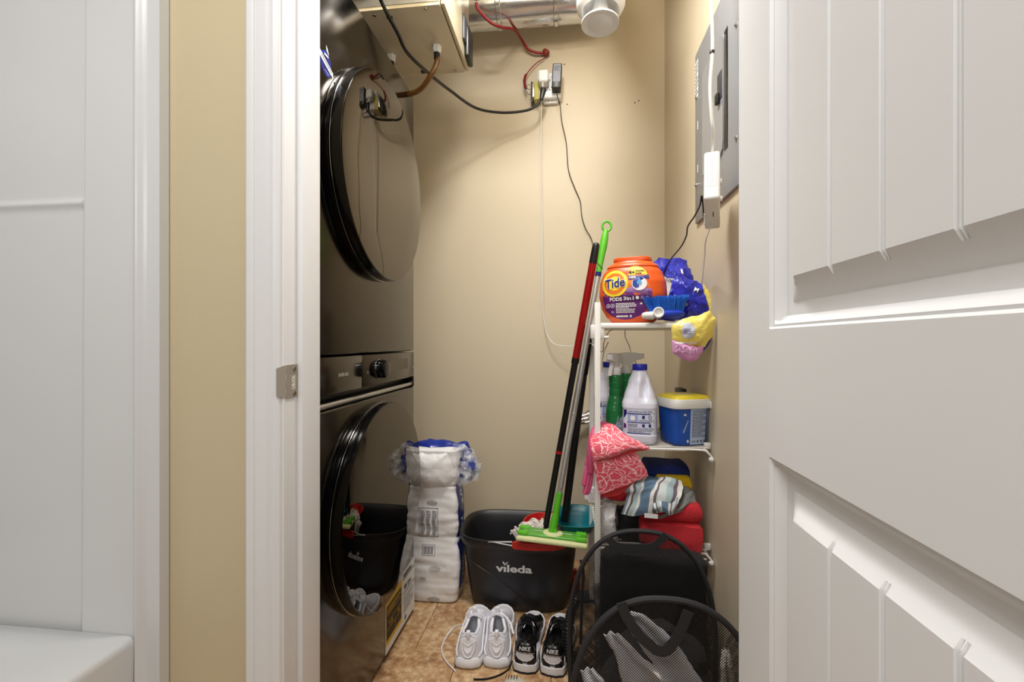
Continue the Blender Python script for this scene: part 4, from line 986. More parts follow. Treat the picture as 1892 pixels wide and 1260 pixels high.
# red waffle towel, folded and hanging over the front edge
def fold(name, label, px0, px1, py0, py1, Y0, Y1, mat, r=.012, layers=2, seed=0, hang=0, uvs=1):
    a = PY(px0, py1, Y0); b_ = PY(px1, py0, Y0); x0, x1, zb, zt_ = a.x, b_.x, a.z, b_.z
    h = (zt_ - zb) / layers; g = thing(name, label, 'towel', ((x0 + x1) / 2, (Y0 + Y1) / 2, zb))
    for i in range(layers):
        lo = zb + i * h; rings = []
        for s in range(25):
            t_ = s / 24; x = x0 + (x1 - x0) * t_; e = min(1, min(t_, 1 - t_) * 14 + .25)
            rr = h / 2 * (1 if e >= 1 else math.sqrt(1 - (1 - e) ** 2)); zc_ = lo + h / 2
            ring = []
            for q in range(32):
                an = 2 * PI * q / 32; yy = math.copysign(abs(cos(an)) ** .45, cos(an)); zz = math.copysign(abs(sin(an)) ** .6, sin(an))
                ring.append(Vector((x, (Y0 + Y1) / 2 + yy * (Y1 - Y0) / 2, zc_ + zz * rr)))
            rings.append(ring)
        mb = MB().loft(rings, True, True, uv=True).wrinkle(.004, 16, seed + i * 3)
        for k in mb.uv: u, v = mb.uv[k]; mb.uv[k] = (u * 2.2, v * 1.0)
        mb.build('towel_fold', mat, g, 70)
    return g
blb = thing('black_bag', 'black fabric bag lying on the bottom shelf under the striped towel', 'bag', PY(1160, 985, 1.6))
pillow(PP([(1135, 935), (1190, 930), (1215, 940), (1215, 990), (1180, 1003), (1140, 1000)], 1.555), .05, 'blackcloth', seed=12, amp=.006, sc=20).build('bag_body', 'blackcloth', blb, 60)
MB().tube(spline(PP([(1142, 932), (1138, 950), (1140, 975), (1146, 990)], 1.50), 6), .002, 8).build('bag_piping', 'blackstrap', blb)
wbg = pillow(PP([(1108, 938), (1120, 928), (1140, 932), (1142, 960), (1144, 1000), (1122, 1006), (1108, 980)], 1.52), .025, 'bagw', seed=13, amp=.007, sc=24).build('white_paper_bag', 'bagw', None, 60)
tag(wbg, 'crumpled white bag at the left end of the bottom shelf', 'bag')
clb = pillow(PP([(1078, 900), (1095, 895), (1125, 908), (1140, 922), (1120, 936), (1098, 934), (1080, 925)], 1.56), .022, 'bagw', seed=15, amp=.009, sc=30).build('clear_plastic_bag', 'bagw', None, 60)
tag(clb, 'thin crumpled translucent bag poking out left below the gloves', 'bag')
fold('red_towel', 'thick folded red waffle towel hanging to the shelf front, lower of the two', 1184, 1300, 968, 1016, 1.46, 1.72, 'redwaffle', layers=1, seed=2)
rt3 = cloth('red_towel_flap', 'redwaffle', '', [[(1192, 970, 1.47), (1230, 972, 1.455), (1270, 974, 1.455), (1299, 978, 1.465)], [(1196, 1000, 1.455), (1232, 1003, 1.445), (1270, 1008, 1.445), (1297, 1010, 1.455)], [(1198, 1034, 1.455), (1232, 1038, 1.45), (1265, 1042, 1.45), (1288, 1044, 1.455)]], .012, 3)
del rt3['label']; del rt3['category']; rt3.parent = bpy.data.objects['red_towel']; rt3.location = -pbase(rt3.parent)
for l in rt3.data.uv_layers[0].data: l.uv = (l.uv[0] * 1.6, l.uv[1] * 1.1)
fold('red_towel', 'folded red waffle towel on top of the thicker red one, under the striped towel', 1184, 1298, 932, 970, 1.47, 1.70, 'redwaffle', layers=1, seed=8)
cloth('grey_towel', 'greycloth', 'speckled grey cloth folded under the striped towel on the right', [[(1230, 925, 1.60), (1255, 915, 1.59), (1275, 905, 1.59), (1284, 906, 1.6)], [(1225, 940, 1.52), (1252, 925, 1.51), (1278, 908, 1.52), (1284, 915, 1.54)], [(1215, 952, 1.47), (1245, 945, 1.462), (1265, 935, 1.47), (1283, 920, 1.50)]], .010, 5)
bl = fold('blue_cloth', 'blue microfibre cloth at the top back of the cloth pile', 1197, 1274, 862, 890, 1.60, 1.74, 'bluecloth', layers=1, seed=4)
bl['category'] = 'cloth'
ye = fold('yellow_cloth', 'yellow microfibre cloth under the blue one', 1215, 1278, 882, 908, 1.57, 1.72, 'yelcloth', layers=1, seed=6); ye['category'] = 'cloth'
gu = fold('grey_cloth', 'pale grey cloth roll below the yellow cloth at the back of the pile', 1180, 1282, 905, 936, 1.53, 1.74, 'greycloth', layers=1, seed=16); gu['category'] = 'cloth'
cloth('striped_towel', 'stripe', 'blue, grey and white striped dish towel on top of the red towels', [
    [(1164, 890, 1.60), (1195, 880, 1.60), (1225, 880, 1.60), (1252, 886, 1.60)],
    [(1160, 905, 1.53), (1192, 892, 1.51), (1228, 884, 1.51), (1260, 890, 1.53)],
    [(1156, 922, 1.475), (1184, 915, 1.455), (1215, 906, 1.455), (1262, 902, 1.50)],
    [(1152, 938, 1.455), (1180, 933, 1.44), (1212, 928, 1.44), (1258, 918, 1.47)],
    [(1148, 950, 1.452), (1172, 953, 1.44), (1212, 948, 1.44), (1246, 940, 1.455)]], .008, 7, .006, 26, 60, 40, cat='towel')
b = patch([[(1205, 932, 1.44), (1222, 926, 1.44), (1242, 930, 1.44), (1255, 915, 1.45)], [(1207, 940, 1.43), (1222, 936, 1.43), (1240, 944, 1.435), (1252, 930, 1.44)], [(1210, 946, 1.44), (1224, 946, 1.435), (1240, 952, 1.44), (1248, 942, 1.45)]], .007, 24, 10, .003, 40, 5).build('towel_curl', 'stripe', bpy.data.objects['striped_towel'], 60)
tg = plane_map(PY(1203, 953, 1.432), (1, 0, -.05), (0, 0, 1)); decal('care_tag', [(-.020, -.007, .020, .007)], tg, 'paperw', bpy.data.objects['striped_towel'])
o = pillow(PP([(1113, 908), (1140, 905), (1160, 912), (1156, 925), (1130, 926), (1114, 918)], 1.50), .016, 'redcloth', seed=18, amp=.004).build('red_rag', 'redcloth', None, 60)
tag(o, 'small red rag just under the rose print glove', 'cloth')
# white cables looping behind the shelf, braided hoses on the wall
tag(MB().tube(spline([PY(1068, 636, 1.9), PY(1090, 634, 1.8), PY(1112, 650, 1.72), PY(1116, 632, 1.66), PY(1126, 612, 1.62), PY(1145, 604, 1.6), PY(1165, 600, 1.6), PY(1200, 598, 1.58)], 7), .0021, 8).build('white_shelf_cable', 'white'), 'white cable looping just under the top shelf above the spray bottles', 'cable')
tag(MB().tube(spline([PY(1112, 700, 1.76), PY(1113, 670, 1.75), PY(1116, 650, 1.74), PY(1124, 632, 1.74)], 7), .0021, 8).build('white_back_cable', 'white'), 'white cable hanging behind the spray bottle down to the middle shelf', 'cable')
tag(MB().tube(spline([PY(1166, 655, 1.80), PY(1163, 640, 1.8), PY(1156, 625, 1.8), PY(1155, 612, 1.79), PY(1160, 604, 1.78)], 7), .0018, 8).build('white_thin_cable', 'white'), 'thin white cable hanging behind the trigger heads', 'cable')
vb = thing('shutoff_valve', 'chrome shut-off valve on the back wall behind the shelf post', 'valve', wp(1102, 775, .02))
q = wp(1108, 775, .03)
MB().box((q.x - .05, B - .022, q.z - .045), (q.x + .03, B - .0, q.z + .03), .008, 3).build('valve_plate', 'white', vb)
MB().cyl((q.x - .02, B - .07, q.z + .005), (q.x - .02, B - .02, q.z + .005), .014, n=20).build('valve_body', 'chrome', vb)
MB().box((q.x - .045, B - .085, q.z - .035), (q.x - .032, B - .072, q.z + .0), .004).build('valve_handle', 'black', vb)
for k, (pts_, lb) in enumerate(((((1130, 752), (1110, 752), (1092, 757), (1075, 770), (1060, 778)), 'upper'), (((1130, 763), (1105, 761), (1085, 766), (1068, 772), (1058, 790)), 'middle'), (((1130, 776), (1105, 774), (1085, 773), (1068, 776), (1058, 772)), 'lower'), (((1125, 770), (1100, 776), (1082, 781), (1070, 783), (1060, 795)), 'lowest'))):
    sp_ = spline([wp(x, y, .05 + .012 * k) for x, y in pts_], 10)
    o = MB().tube(sp_, [.0062 if i % 2 else .0075 for i in range(len(sp_))], 10).build('braided_hose', 'chrome'); tag(o, f'braided chrome water hose behind the poles, {lb} of four', 'hose', 'braided hoses behind the shelf')
# ================================================================== BUCKET
bc_ = Vector((-.19, 1.868, 0)); bk = thing('mop_bucket', 'large black mop bucket with white lettering in the middle of the floor', 'bucket', bc_)
RZ = .285
def brg(z, o=0, n=3.6):
    t = z / RZ; a = .190 + .040 * t ** .8 + o; b_ = .128 + .030 * t ** .8 + o
    return sel((bc_.x, bc_.y, z), a, b_, n, 72)
bo = [brg(0, -.02), brg(.004, -.006), brg(.012)] + [brg(.012 + (RZ - .045 - .012) * i / 10) for i in range(1, 11)]
bo += [brg(RZ - .040, .002), brg(RZ - .036, .0085), brg(RZ - .006, .0125), brg(RZ - .001, .011), brg(RZ, .006), brg(RZ - .003, .001), brg(RZ - .02, -.006)] + [brg(RZ * t, -.009) for t in (.8, .5, .2, .05)] + [brg(.012, -.04)]
bbm = MB().loft(bo, True, True).build('bucket_shell', 'bucket', bk, 50)
bm_ = drop_map(bbm, (-.158, 1.70, .176), (1, 0, 0), (0, 0, 1), .0008)
lx = PY(949, 1055, 1.705); bm_ = drop_map(bbm, (lx.x, 1.70, lx.z), (1, 0, 0), (0, 0, 1), .0008)
text('brand_lettering', 'v\u0131leda', bm_, 'paperw', bk, 0, 0, .040, 1, .03, 0, width=.138)
decal('leaf_mark', [[(-.044, .027), (-.038, .0275), (-.0345, .018), (-.036, .0125), (-.040, .018)], [(-.022, .0275), (-.027, .0265), (-.0345, .018), (-.036, .0125), (-.030, .0165)]], bm_, 'paperw', bk, 1, 2)
sp_ = [(-.10 + .008 * i, -.018 - .00055 * i * i + .0) for i in range(26)]
g_ = MB().tube([bm_(x, y * .9, 0) for x, y in [(-.175, .015), (-.14, -.002), (-.10, -.024), (-.06, -.048), (-.02, -.082), (.02, -.118), (.045, -.145)]], .0016, 6)
g_.build('moulded_curve', 'bucket', bk)
wn = Vector((-.055, 1.865, 0))
wr = thing('wringer_basket', 'red plastic wringer basket sitting in the right half of the bucket', 'wringer', wn + Vector((0, 0, .25)))
rgz = [(.16, .055, .06), (.2, .075, .08), (.262, .100, .112), (.300, .112, .128), (.304, .116, .131), (.303, .111, .127), (.262, .096, .107), (.2, .07, .075), (.165, .05, .05)]
wx = wn + Vector((-.012, -.005, -.008))
MB().loft([sel((wx.x, wx.y, wx.z + z), a_, b_, 2.6, 48) for z, a_, b_ in rgz]).build('basket', 'red', wr, 50)
MB().loft([[v for v in r] for r in [[Vector((p.x, p.y + dy, p.z)) for p in L_] for dy in (0, .014) for L_ in [[PY(x, y, 1.685) for x, y in [(946, 1004), (955, 1001), (968, 1004), (990, 1005), (1040, 1006), (1056, 1007), (1040, 1014), (1022, 1018), (985, 1018), (962, 1016), (950, 1015), (944, 1010)]]]]]).build('front_bar', 'red', wr, 40)
MB().tube(spline([PY(961, 948, 2.03), PY(980, 955, 2.03), PY(1005, 958, 2.03), PY(1035, 962, 2.03)], 5), .006, 8).build('rear_bar', 'red', wr)
MB().tube(spline([PY(970, 955, 2.022), PY(1000, 962, 2.022), PY(1020, 965, 2.022)], 4), .003, 8).build('rear_wire', 'steel', wr)
tag(MB().tube(spline([PY(902, 1001, 1.688), PY(908, 1001, 1.687), PY(920, 1001, 1.686), PY(946, 1001, 1.686)], 5), .0028, 8).tube(spline([PY(911, 1001, 1.686), PY(930, 1005, 1.684), PY(946, 1008, 1.682)], 5), .0025, 8).build('bucket_handle', 'steel'), 'thin grey metal wire handle crossing the front rim of the bucket', 'handle')
# string mop with red and black pole
mp_ = thing('string_mop', 'string mop with red and black pole standing in the red wringer', 'mop', PY(1008, 982, 1.80))
A, Bp = PY(1006, 985, 1.80), PY(1101, 455, 1.62)
def along(t): return A.lerp(Bp, t)
d_ = (Bp - A); T = lambda y: (985 - y) / 530
MB().tube([along(0), along(T(645))], .0118, 16).build('lower_pole', 'black', mp_)
MB().tube([along(T(650)), along(T(480))], .0135, 16).build('upper_pole', 'redm', mp_)
MB().tube([along(T(656)), along(T(646))], .0142, 16).build('pole_collar', 'black', mp_)
MB().tube([along(T(824)), along(T(819))], .0128, 16).build('red_ring', 'red', mp_)
g = [(T(483), .0140), (T(475), .0138), (T(460), .0130), (T(453), .0120), (T(450), .009), (T(448.8), .004)]
MB().tube([along(a) for a, _ in g], [r for _, r in g], 16).build('hand_grip', 'black', mp_)
b = MB(); rnd = random.Random(5)
for i in range(90):
    an = rnd.uniform(0, 2 * PI); r0 = rnd.uniform(.01, .05); c = Vector((-.10, 1.83, .255))
    p = c + Vector((cos(an) * r0 * .9, sin(an) * r0 * .7, .02 + rnd.uniform(0, .012)))
    e = c + Vector((cos(an) * (r0 + .038) - .01, sin(an) * (r0 + .02), rnd.uniform(.012, .045)))
    b.tube(spline([p, p.lerp(e, .5) + Vector((rnd.uniform(-.01, .01), rnd.uniform(-.01, .01), .022)), e], 4), .0042, 6)
for i in range(46):
    c = PY(958 + 1.0 * i, 996, 1.765 + .03 * (i % 3)); a_ = (20 - i) / 24; hgt = .034 + .018 * sin(PI * i / 46) + rnd.uniform(-.008, .008)
    b.tube(spline([c + Vector((.004, 0, -.03)), c + Vector((-.01 * a_, -.004, .006)), c + Vector((-.028 * a_ + rnd.uniform(-.004, .004), -.006, hgt)), c + Vector((-.036 * a_ + rnd.uniform(-.008, .004), -.004, hgt + .001 - .012 * (i % 2)))], 4), .0040, 6)
stuff(b.build('mop_strings', 'string', mp_))
# flat sweeper, lime green with aluminium pole
fs = thing('flat_mop', 'lime green flat sweeper mop with aluminium pole, its head resting on the bucket', 'mop', PY(1020, 990, 1.74))
hc = PY(1021, 999, 1.705); hz = RZ + .022
Mx = Matrix.Translation((hc.x + .0, 1.705, hz + .004)) @ Matrix.Rotation(R(-3), 4, 'Z') @ Matrix.Rotation(R(3.0), 4, 'Y') @ Matrix.Rotation(R(-4), 4, 'X')
MB().box((-.128, -.056, -.012), (.128, .056, .004), .006, 3, mat=Mx).build('cleaning_pad', 'pad', fs)
MB().box((-.112, -.036, .003), (.106, .040, .014), .005, 3, mat=Mx).build('head_plate', 'greent', fs)
for sx in (-1, 1):
    for q in (-.030, .026): MB().box((sx * .106 - .022, q - .010, .006), (sx * .106 + .018, q + .014, .019), .004, 2, mat=Mx).build('pad_clip', 'green', fs)
for x in (-.05, .055):
    fmx = lambda a, c, k=0: Mx @ Vector((a, c, .0146 + k * .0003))
    text('plate_lettering', 'Swiffer', fmx, 'paperw', fs, x, .004, .013, 1, .02)
MB().lathe([(.038, .012), (.036, .016), (.018, .019), (.001, .019)], (0, 0, 0), (0, 0, 1), 30).xf(Mx).build('joint_plate', 'pad', fs)
Ab, At = Mx @ Vector((0, 0, .022)), PY(1122, 412, 1.80)
al2 = lambda t: Ab.lerp(At, t); T2 = lambda y: (992 - y) / 580
MB().tube([al2(0) + Vector((-.004, 0, -.004)), al2(.03), al2(T2(958))], [.014, .0155, .012], 14).box((-.016, -.012, .010), (.016, .012, .034), .006, mat=Mx).build('swivel_joint', 'green', fs)
MB().tube([al2(T2(965)), al2(T2(922))], .0125, 14).build('pole_sleeve', 'green', fs)
MB().tube([al2(T2(925)), al2(T2(788))], .0102, 16).build('pole_section', 'alu', fs)
MB().tube([al2(T2(790)), al2(T2(620))], .0112, 16).build('pole_section', 'alu', fs)
MB().tube([al2(T2(622)), al2(T2(505))], .0102, 16).build('pole_section', 'alu', fs)
for y in (912, 777):
    q = al2(T2(y)); MB().lathe([(.0035, .009), (.003, .0125), (.001, .0135)], q, (-.1, -1, 0), 10).build('snap_button', 'chrome', fs)
MB().tube([al2(T2(516)), al2(T2(508))], .0118, 14).build('navy_collar', 'navy', fs)
pr = [(512, .011), (495, .0115), (478, .0125), (460, .0150), (445, .0145), (432, .0115), (426, .008)]
MB().tube([al2(T2(a)) for a, _ in pr], [r for _, r in pr], 16, ry=None).build('green_grip', 'green', fs)
q = al2(T2(418.5)); ring = [q + Vector((cos(2 * PI * i / 20) * .0165, 0, sin(2 * PI * i / 20) * .019)) for i in range(21)]
MB().tube(ring, .0046, 10, False).build('hanging_loop', 'green', fs)
# black lobby broom pole in a teal pan
bp = thing('black_broom_pole', 'thick black pole leaning to the right of the silver pole, standing in the teal pan', 'pole', PY(1044, 950, 1.86))
A3, B3 = PY(1043, 962, 1.83), PY(1087, 622, 1.82)
l3 = lambda y: A3.lerp(B3, (962 - y) / 340)
MB().tube([l3(962), l3(690)], .0150, 16).build('pole', 'black', bp)
MB().tube([l3(692), l3(688), l3(640), l3(628), l3(622)], [.0155, .0175, .0175, .0165, .012], 16).build('grip', 'blackg', bp)
MB().tube([l3(621), B3.lerp(PY(1096, 560, 1.84), .6), PY(1096, 560, 1.84)], .006, 10).build('inner_rod', 'alu', bp)
tp = thing('teal_pan', 'teal plastic pan held between the bucket and the shelf post', 'pan', PY(1066, 990, 1.81))
tcx = PY(1064, 990, 1.81); zb_, zt__ = .300, .372
rr_ = []
for t_, o_ in ((0, 0), (.06, 0), (.5, 0), (1, 0), (1.03, .004), (1.0, .005)): rr_.append((t_, .062 + .024 * t_ + o_, 0))
rings = []
def trg(t, o):
    a = .058 + .022 * t + o; bb2 = .050 + .02 * t + o
    out = []
    for p in sel((tcx.x + .0, 1.81, 0), a, bb2, 2.8, 48):
        back = (p.y - 1.81) / bb2
        out.append(Vector((p.x, p.y, zb_ + (zt__ - zb_ - .028 + .028 * max(-.2, back)) * t)))
    return out
MB().loft([trg(0, -.008), trg(.05, 0), trg(.5, 0), trg(.9, 0), trg(.92, .005), trg(1, .006), trg(1.01, .003), trg(.97, -.001), trg(.5, -.004), trg(.08, -.005), trg(.06, -.03)]).build('pan_shell', 'teal', tp, 50)
o = MB().box((.02, 1.93, .05), (.05, 1.99, .20), .012, 3); tag(MB().loft(loftz([(0, .020, .016), (.015, .024, .018), (.06, .022, .016), (.072, .012, .01), (.09, .011, .01)], PZ(1052, 1122, 0) + Vector((.02, .12, 0)), 2.5, 24)).build('red_bottle', 'red'), 'red plastic bottle on the floor between bucket and hamper', 'bottle')
tag(MB().box((.035, 1.83, .002), (.16, 1.90, .022), .006).build('grey_strip', 'dgrey'), 'dark grey bar on the floor between bucket and hamper', 'bar')
# ================================================================== PAPER PACK
pk = thing('paper_roll_pack', 'tall white and blue plastic pack of paper rolls beside the washing machine', 'pack', (-.53, 1.82, 0))
px0, px1, py0, py1 = -.632, -.425, 1.765, 1.895
def pbulge(z):
    for a_, c_ in ((0, .264), (.264, .462), (.462, .66)):
        if z <= c_: return .012 * max(0, sin(PI * (z - a_) / (c_ - a_))) ** .4
    return 0
K = 64
rings = []
for i in range(121):
    z = .002 + .60 * i / 120; o_ = pbulge(z) - .004 + .008 * min(1, max(0, (z - .46) / .04))
    if i == 0: o_ = -.006
    cxx = (px0 + px1) / 2 - .010 + .006 * math.sin(z * 9); rings.append(sel((cxx, (py0 + py1) / 2, z), (px1 - px0) / 2 + o_, (py1 - py0) / 2 + o_ * .8, 6, K))
pb = MB().loft(rings); pb.wrinkle(.002, 17, 2, True)
for i, v in enumerate(pb.v):
    n1 = noise.noise(Vector((v.x * 7, v.y * 7, v.z * 26))) * .6 + noise.noise(Vector((v.x * 14 + v.z * 9, v.y * 14, v.z * 50))) * .35
    pb.v[i] = v + Vector((v.x - (px0 + px1) / 2, v.y - (py0 + py1) / 2, 0)).normalized() * .009 * n1
pbo = pb.build('pack_body', 'tissue', pk, 70)
fr2 = drop_map(pbo, (-.52, 1.75, 0), (1, 0, 0), (0, 0, 1), .0012)
rsd = drop_map(pbo, (-.42, 1.83, 0), (0, 1, 0), (0, 0, 1), .0014)
decal('blue_side', [(-.050, .05, .062, .57)], rsd, 'packb', pk)
text('side_lettering', 'care', rsd, 'paperw', pk, .0, .42, .05, 3, .02, rot=-PI / 2)
text('side_lettering', 'rolls', rsd, 'paperw', pk, .0, .28, .05, 3, .02, rot=-PI / 2)
decal('side_barcode', [(-.03, .09 + .012 * i, .01, .096 + .012 * i) for i in range(6)], rsd, 'paperw', pk, 3)
zA, zB = PY(790, 990, 1.77).z, PY(790, 936, 1.77).z
xA, xB = PY(757, 960, 1.77).x + .52, PY(811, 960, 1.77).x + .52
xA = xB - .078
out_ = [(xA, zA, xB, zA + .0022), (xA, zB - .0022, xB, zB), (xA, zA, xA + .0018, zB), (xB - .0018, zA, xB, zB), (xA, (zA + zB) / 2 - .01, xA + .045, (zA + zB) / 2 - .0085)]
ip = decal('instruction_frame', out_, fr2, 'gink', pk, 1)
decal('instruction_print', [(x, y, x + w_, y + .0028) for x in (xA + .006, xA + .030, xA + .054) for y in [zA + .008 + .0062 * i for i in range(16)] for w_ in (.016 + .004 * sin(y * 900),)], fr2, 'gink', ip, 2)
q0 = PY(793, 1014, 1.77); bx0 = q0.x + .52
for i in range(9): pass
decal('barcode', [(bx0 - .022 + .0046 * i, q0.z - .016, bx0 - .022 + .0046 * i + (.0028 if i % 3 else .0018), q0.z + .014) for i in range(9)], fr2, 'gink', pk, 1)
decal('barcode_frame', [(bx0 - .026, q0.z - .022, bx0 + .026, q0.z - .0205), (bx0 - .026, q0.z + .0195, bx0 + .026, q0.z + .021), (bx0 - .026, q0.z - .022, bx0 - .0245, q0.z + .02), (bx0 + .0245, q0.z - .022, bx0 + .026, q0.z + .02)], fr2, 'gink', pk, 1)
for px, py, a_ in ((805, 1048, .024), (802, 1105, .025), (783, 1066, .014), (800, 927, .022)):
    q = PY(px, py, 1.77); decal('faint_print', [circ(q.x + .52, q.z, a_, 20, a_ * .42)], fr2, 'smudge', pk, 1, 3)
tpz = .565
pillow(PP([(752, 826), (775, 824), (800, 828), (838, 824), (846, 850), (848, 880), (838, 902), (800, 906), (770, 904), (745, 890), (742, 850)], 1.775), .048, 'tissue', seed=21, amp=.004, sc=20).wrinkle(.004, 14, 9, True).build('loose_white_top', 'tissue', pk, 60)
pillow(PP([(768, 814), (790, 812), (830, 813), (862, 818), (876, 842), (884, 868), (872, 890), (850, 896), (838, 868), (832, 832), (800, 826), (765, 826)], 1.85), .045, 'packb', seed=22, amp=.012, sc=17).build('blue_top_film', 'packb', pk, 60)
pillow(PP([(838, 822), (856, 816), (880, 836), (889, 862), (880, 888), (862, 898), (842, 900), (834, 868)], 1.80), .050, 'film', seed=24, amp=.014, sc=22).build('torn_clear_film', 'film', pk, 60)
# ================================================================== SNEAKERS
def shoe(name, label, heel, L, Wd, yaw, kind, sgn):
    """heel point on floor nearest the camera; toe away"""
    t = thing(name, label, 'shoe', heel)
    X = Matrix.Translation(heel) @ Matrix.Rotation(yaw, 4, 'Z')
    wt = kind == 'white'
    # plan half width, asymmetric offset along length s
    plan = [(0, .20), (.03, .66), (.10, .80), (.25, .78), (.42, .74), (.60, .88), (.74, .98), (.86, .90), (.94, .68), (.985, .36), (1, .10)]
    def pw(s): return interp(plan, s)[0] * Wd / 2
    def off(s): return sgn * .010 * sin(PI * min(1, max(0, (s - .25) / .75)))
    hs_ = .030 if wt else .026
    def ring(s, z, k, e=0, n=0): pass
    def outline(e, z, n=56, heelup=0):
        out = []
        for i in range(n):
            h = i / n
            if h < .5: s = (1 - cos(h * 2 * PI)) / 2; side = 1
            else: s = (1 - cos((1 - h) * 2 * PI)) / 2; side = -1
            w_ = max(0, pw(s) + e); y = s * (L + 2 * e) - e
            zz = z + (heelup * max(0, (.2 - s) / .2) + .012 * max(0, (s - .75) / .25) ** 2 * (1 if z < .04 else .3))
            out.append(X @ Vector((side * w_ + off(s), y, zz)))
        return out
    fl = .007 if wt else .002
    sole = MB().loft([outline(-.006, 0), outline(fl * .6, .003), outline(fl, .010), outline(fl * .6, hs_ * .8), outline(.001, hs_), outline(-.01, hs_)])
    sole.build('sole', 'shoes', t, 50)
    if not wt: MB().loft([outline(-.004, 0), outline(.003, .001), outline(.003, .006), outline(0, .0065)]).build('outsole', 'blackrub', t, 50)
    # upper: rings along the length, cross-section arches, with opening
    top = [(0, .078), (.03, .088), (.06, .090), (.16, .078), (.3, .074), (.42, .088), (.48, .093), (.58, .082), (.7, .063), (.82, .052), (.92, .045), (.98, .036), (1, .028)] if not wt else [(0, .088), (.02, .099), (.05, .100), (.14, .084), (.3, .078), (.40, .094), (.47, .104), (.56, .088), (.7, .066), (.82, .054), (.92, .046), (.98, .036), (1, .028)]
    def th_(s): return interp(top, s)[0]
    s0, s1 = .045, .47     # opening range
    NS, NA = 44, 20
    b = MB(); rows = []
    for j in range(NS + 1):
        s = j / NS; s = s * s * (3 - 2 * s) * .35 + s * .65
        w_ = max(.004, pw(s) - .002); h = th_(s); r = []
        op = 0
        if s0 < s < s1: op = math.sin(PI * ((s - s0) / (s1 - s0))) ** .5
        hw = min(w_ * .62, .030) * op
        for i in range(NA + 1):
            a_ = PI * i / NA
            lean = .010 * (1 - s) if s < .08 else 0
            x = w_ * math.copysign(abs(cos(a_)) ** .62, cos(a_)); z = hs_ * .6 + (h - hs_ * .6) * abs(sin(a_)) ** .75
            if op > 0:
                # narrow to collar edges
                k = abs(cos(a_)); sg = math.copysign(1, cos(a_))
                if k < .02: sg = 0
                x = sg * (hw + (w_ - hw) * k ** .8) if sg else 0
                if sg == 0: r.append(None); continue
                z = hs_ * .6 + (h - hs_ * .6) * (1 - k ** 2.2) ** .7
            y = s * L + (.012 * (z / .09) if s < .04 else 0) * (1 - s / .04 if s < .04 else 0)
            r.append(X @ Vector((x + off(s), y, z)))
        rows.append((s, r, hw, h, op))
    # split left and right halves so that the opening stays open
    h2 = NA // 2
    idx = {}
    for j, (s, r, hw, h, op) in enumerate(rows):
        for i in range(NA + 1):
            if r[i] is None: continue
            idx[(j, i)] = len(b.v); b.v.append(r[i])
    for j in range(NS):
        for i in range(NA):
            q = [(j, i), (j, i + 1), (j + 1, i + 1), (j + 1, i)]
            if all(k in idx for k in q): b.f.append(tuple(idx[k] for k in q))
            else:
                q2 = [idx[k] for k in q if k in idx]
                if len(q2) == 3: b.f.append(tuple(q2))
    b.build('upper', 'shoew' if wt else 'leatherb', t, 60)
    # collar and lining: a sunken well
    col = []; inn = []
    pts = []
    for j, (s, r, hw, h, op) in enumerate(rows):
        if op > 0: pts.append((s, hw, h))
    ring_r = [(off(s) + hw, s * L, h) for s, hw, h in pts]; ring_l = [(off(s) - hw, s * L, h) for s, hw, h in pts][::-1]
    loop = [X @ Vector(p) for p in ring_r + ring_l]
    MB().tube(loop + [loop[0]], .0055 if wt else .0048, 8, False).build('collar', 'shoew' if wt else 'leatherb', t, 60)
    cc = sum(loop, Vector()) / len(loop)
    low = [Vector((cc.x + (p.x - cc.x) * .92, cc.y + (p.y - cc.y) * .97, heel.z + .030)) for p in loop]
    mid = [Vector((cc.x + (p.x - cc.x) * 1.15, cc.y + (p.y - cc.y) * 1.0, p.z * .6)) for p in loop]
    MB().loft([loop, mid, low], False, False).build('lining', 'shoem' if wt else 'lining', t, 70)
    MB().loft([low, [p + Vector((0, 0, -.002)) for p in low]]).build('insole', 'insole' if wt else 'lining', t, 70)
    # tongue
    ty_ = .47 * L
    tg_ = MB().grid(lambda u, v: X @ Vector((off(.5) + (u - .5) * (.050 - .010 * v), ty_ + .040 - .075 * (1 - v) * .9 - .0 * v, th_(.5) - .006 + (.018 if wt else .014) * (1 - v) - .02 * (2 * u - 1) ** 2 * .6)), 8, 6, .006)
    tg_.build('tongue', 'shoew' if wt else 'leatherb', t, 60)
    # laces
    for k in range(5):
        s = .52 + .055 * k; y = s * L; w2 = .022 - .0015 * k; z = th_(s) + .001
        lp = spline([X @ Vector((off(s) - w2, y, z - .005)), X @ Vector((off(s) - w2 * .4, y + .004, z + .002)), X @ Vector((off(s) + w2 * .4, y + .002, z + .002)), X @ Vector((off(s) + w2, y + .006, z - .005))], 4)
        MB().tube(lp, .0028, 6).build('lace', 'shoew' if wt else 'lining', t)
    Ym = X.to_3x3() @ Vector((1, 0, 0)); up = Vector((0, 0, 1))
    ups = [o for o in t.children if o.name.startswith('upper')]
    if wt:
        mpb = drop_map(ups[0], X @ Vector((0, .004, .058)), Ym, (X.to_3x3() @ Vector((0, .45, 1))).normalized(), .0008)
        decal('heel_panel', [[(-.027, .030), (-.014, .034), (.014, .034), (.027, .030), (.026, .006), (.014, -.018), (.004, -.026), (-.004, -.026), (-.014, -.018), (-.026, .006)]], mpb, 'shoew', t, 2, 6)
        P_ = [mpb(x, y, 3) for x, y in [(-.024, .026), (-.024, .006), (-.014, -.014), (-.005, -.022), (.005, -.022), (.014, -.014), (.024, .006), (.024, .026)]]
        MB().tube(spline(P_, 5), .0022, 6).build('moulded_seam', 'shoes', t)
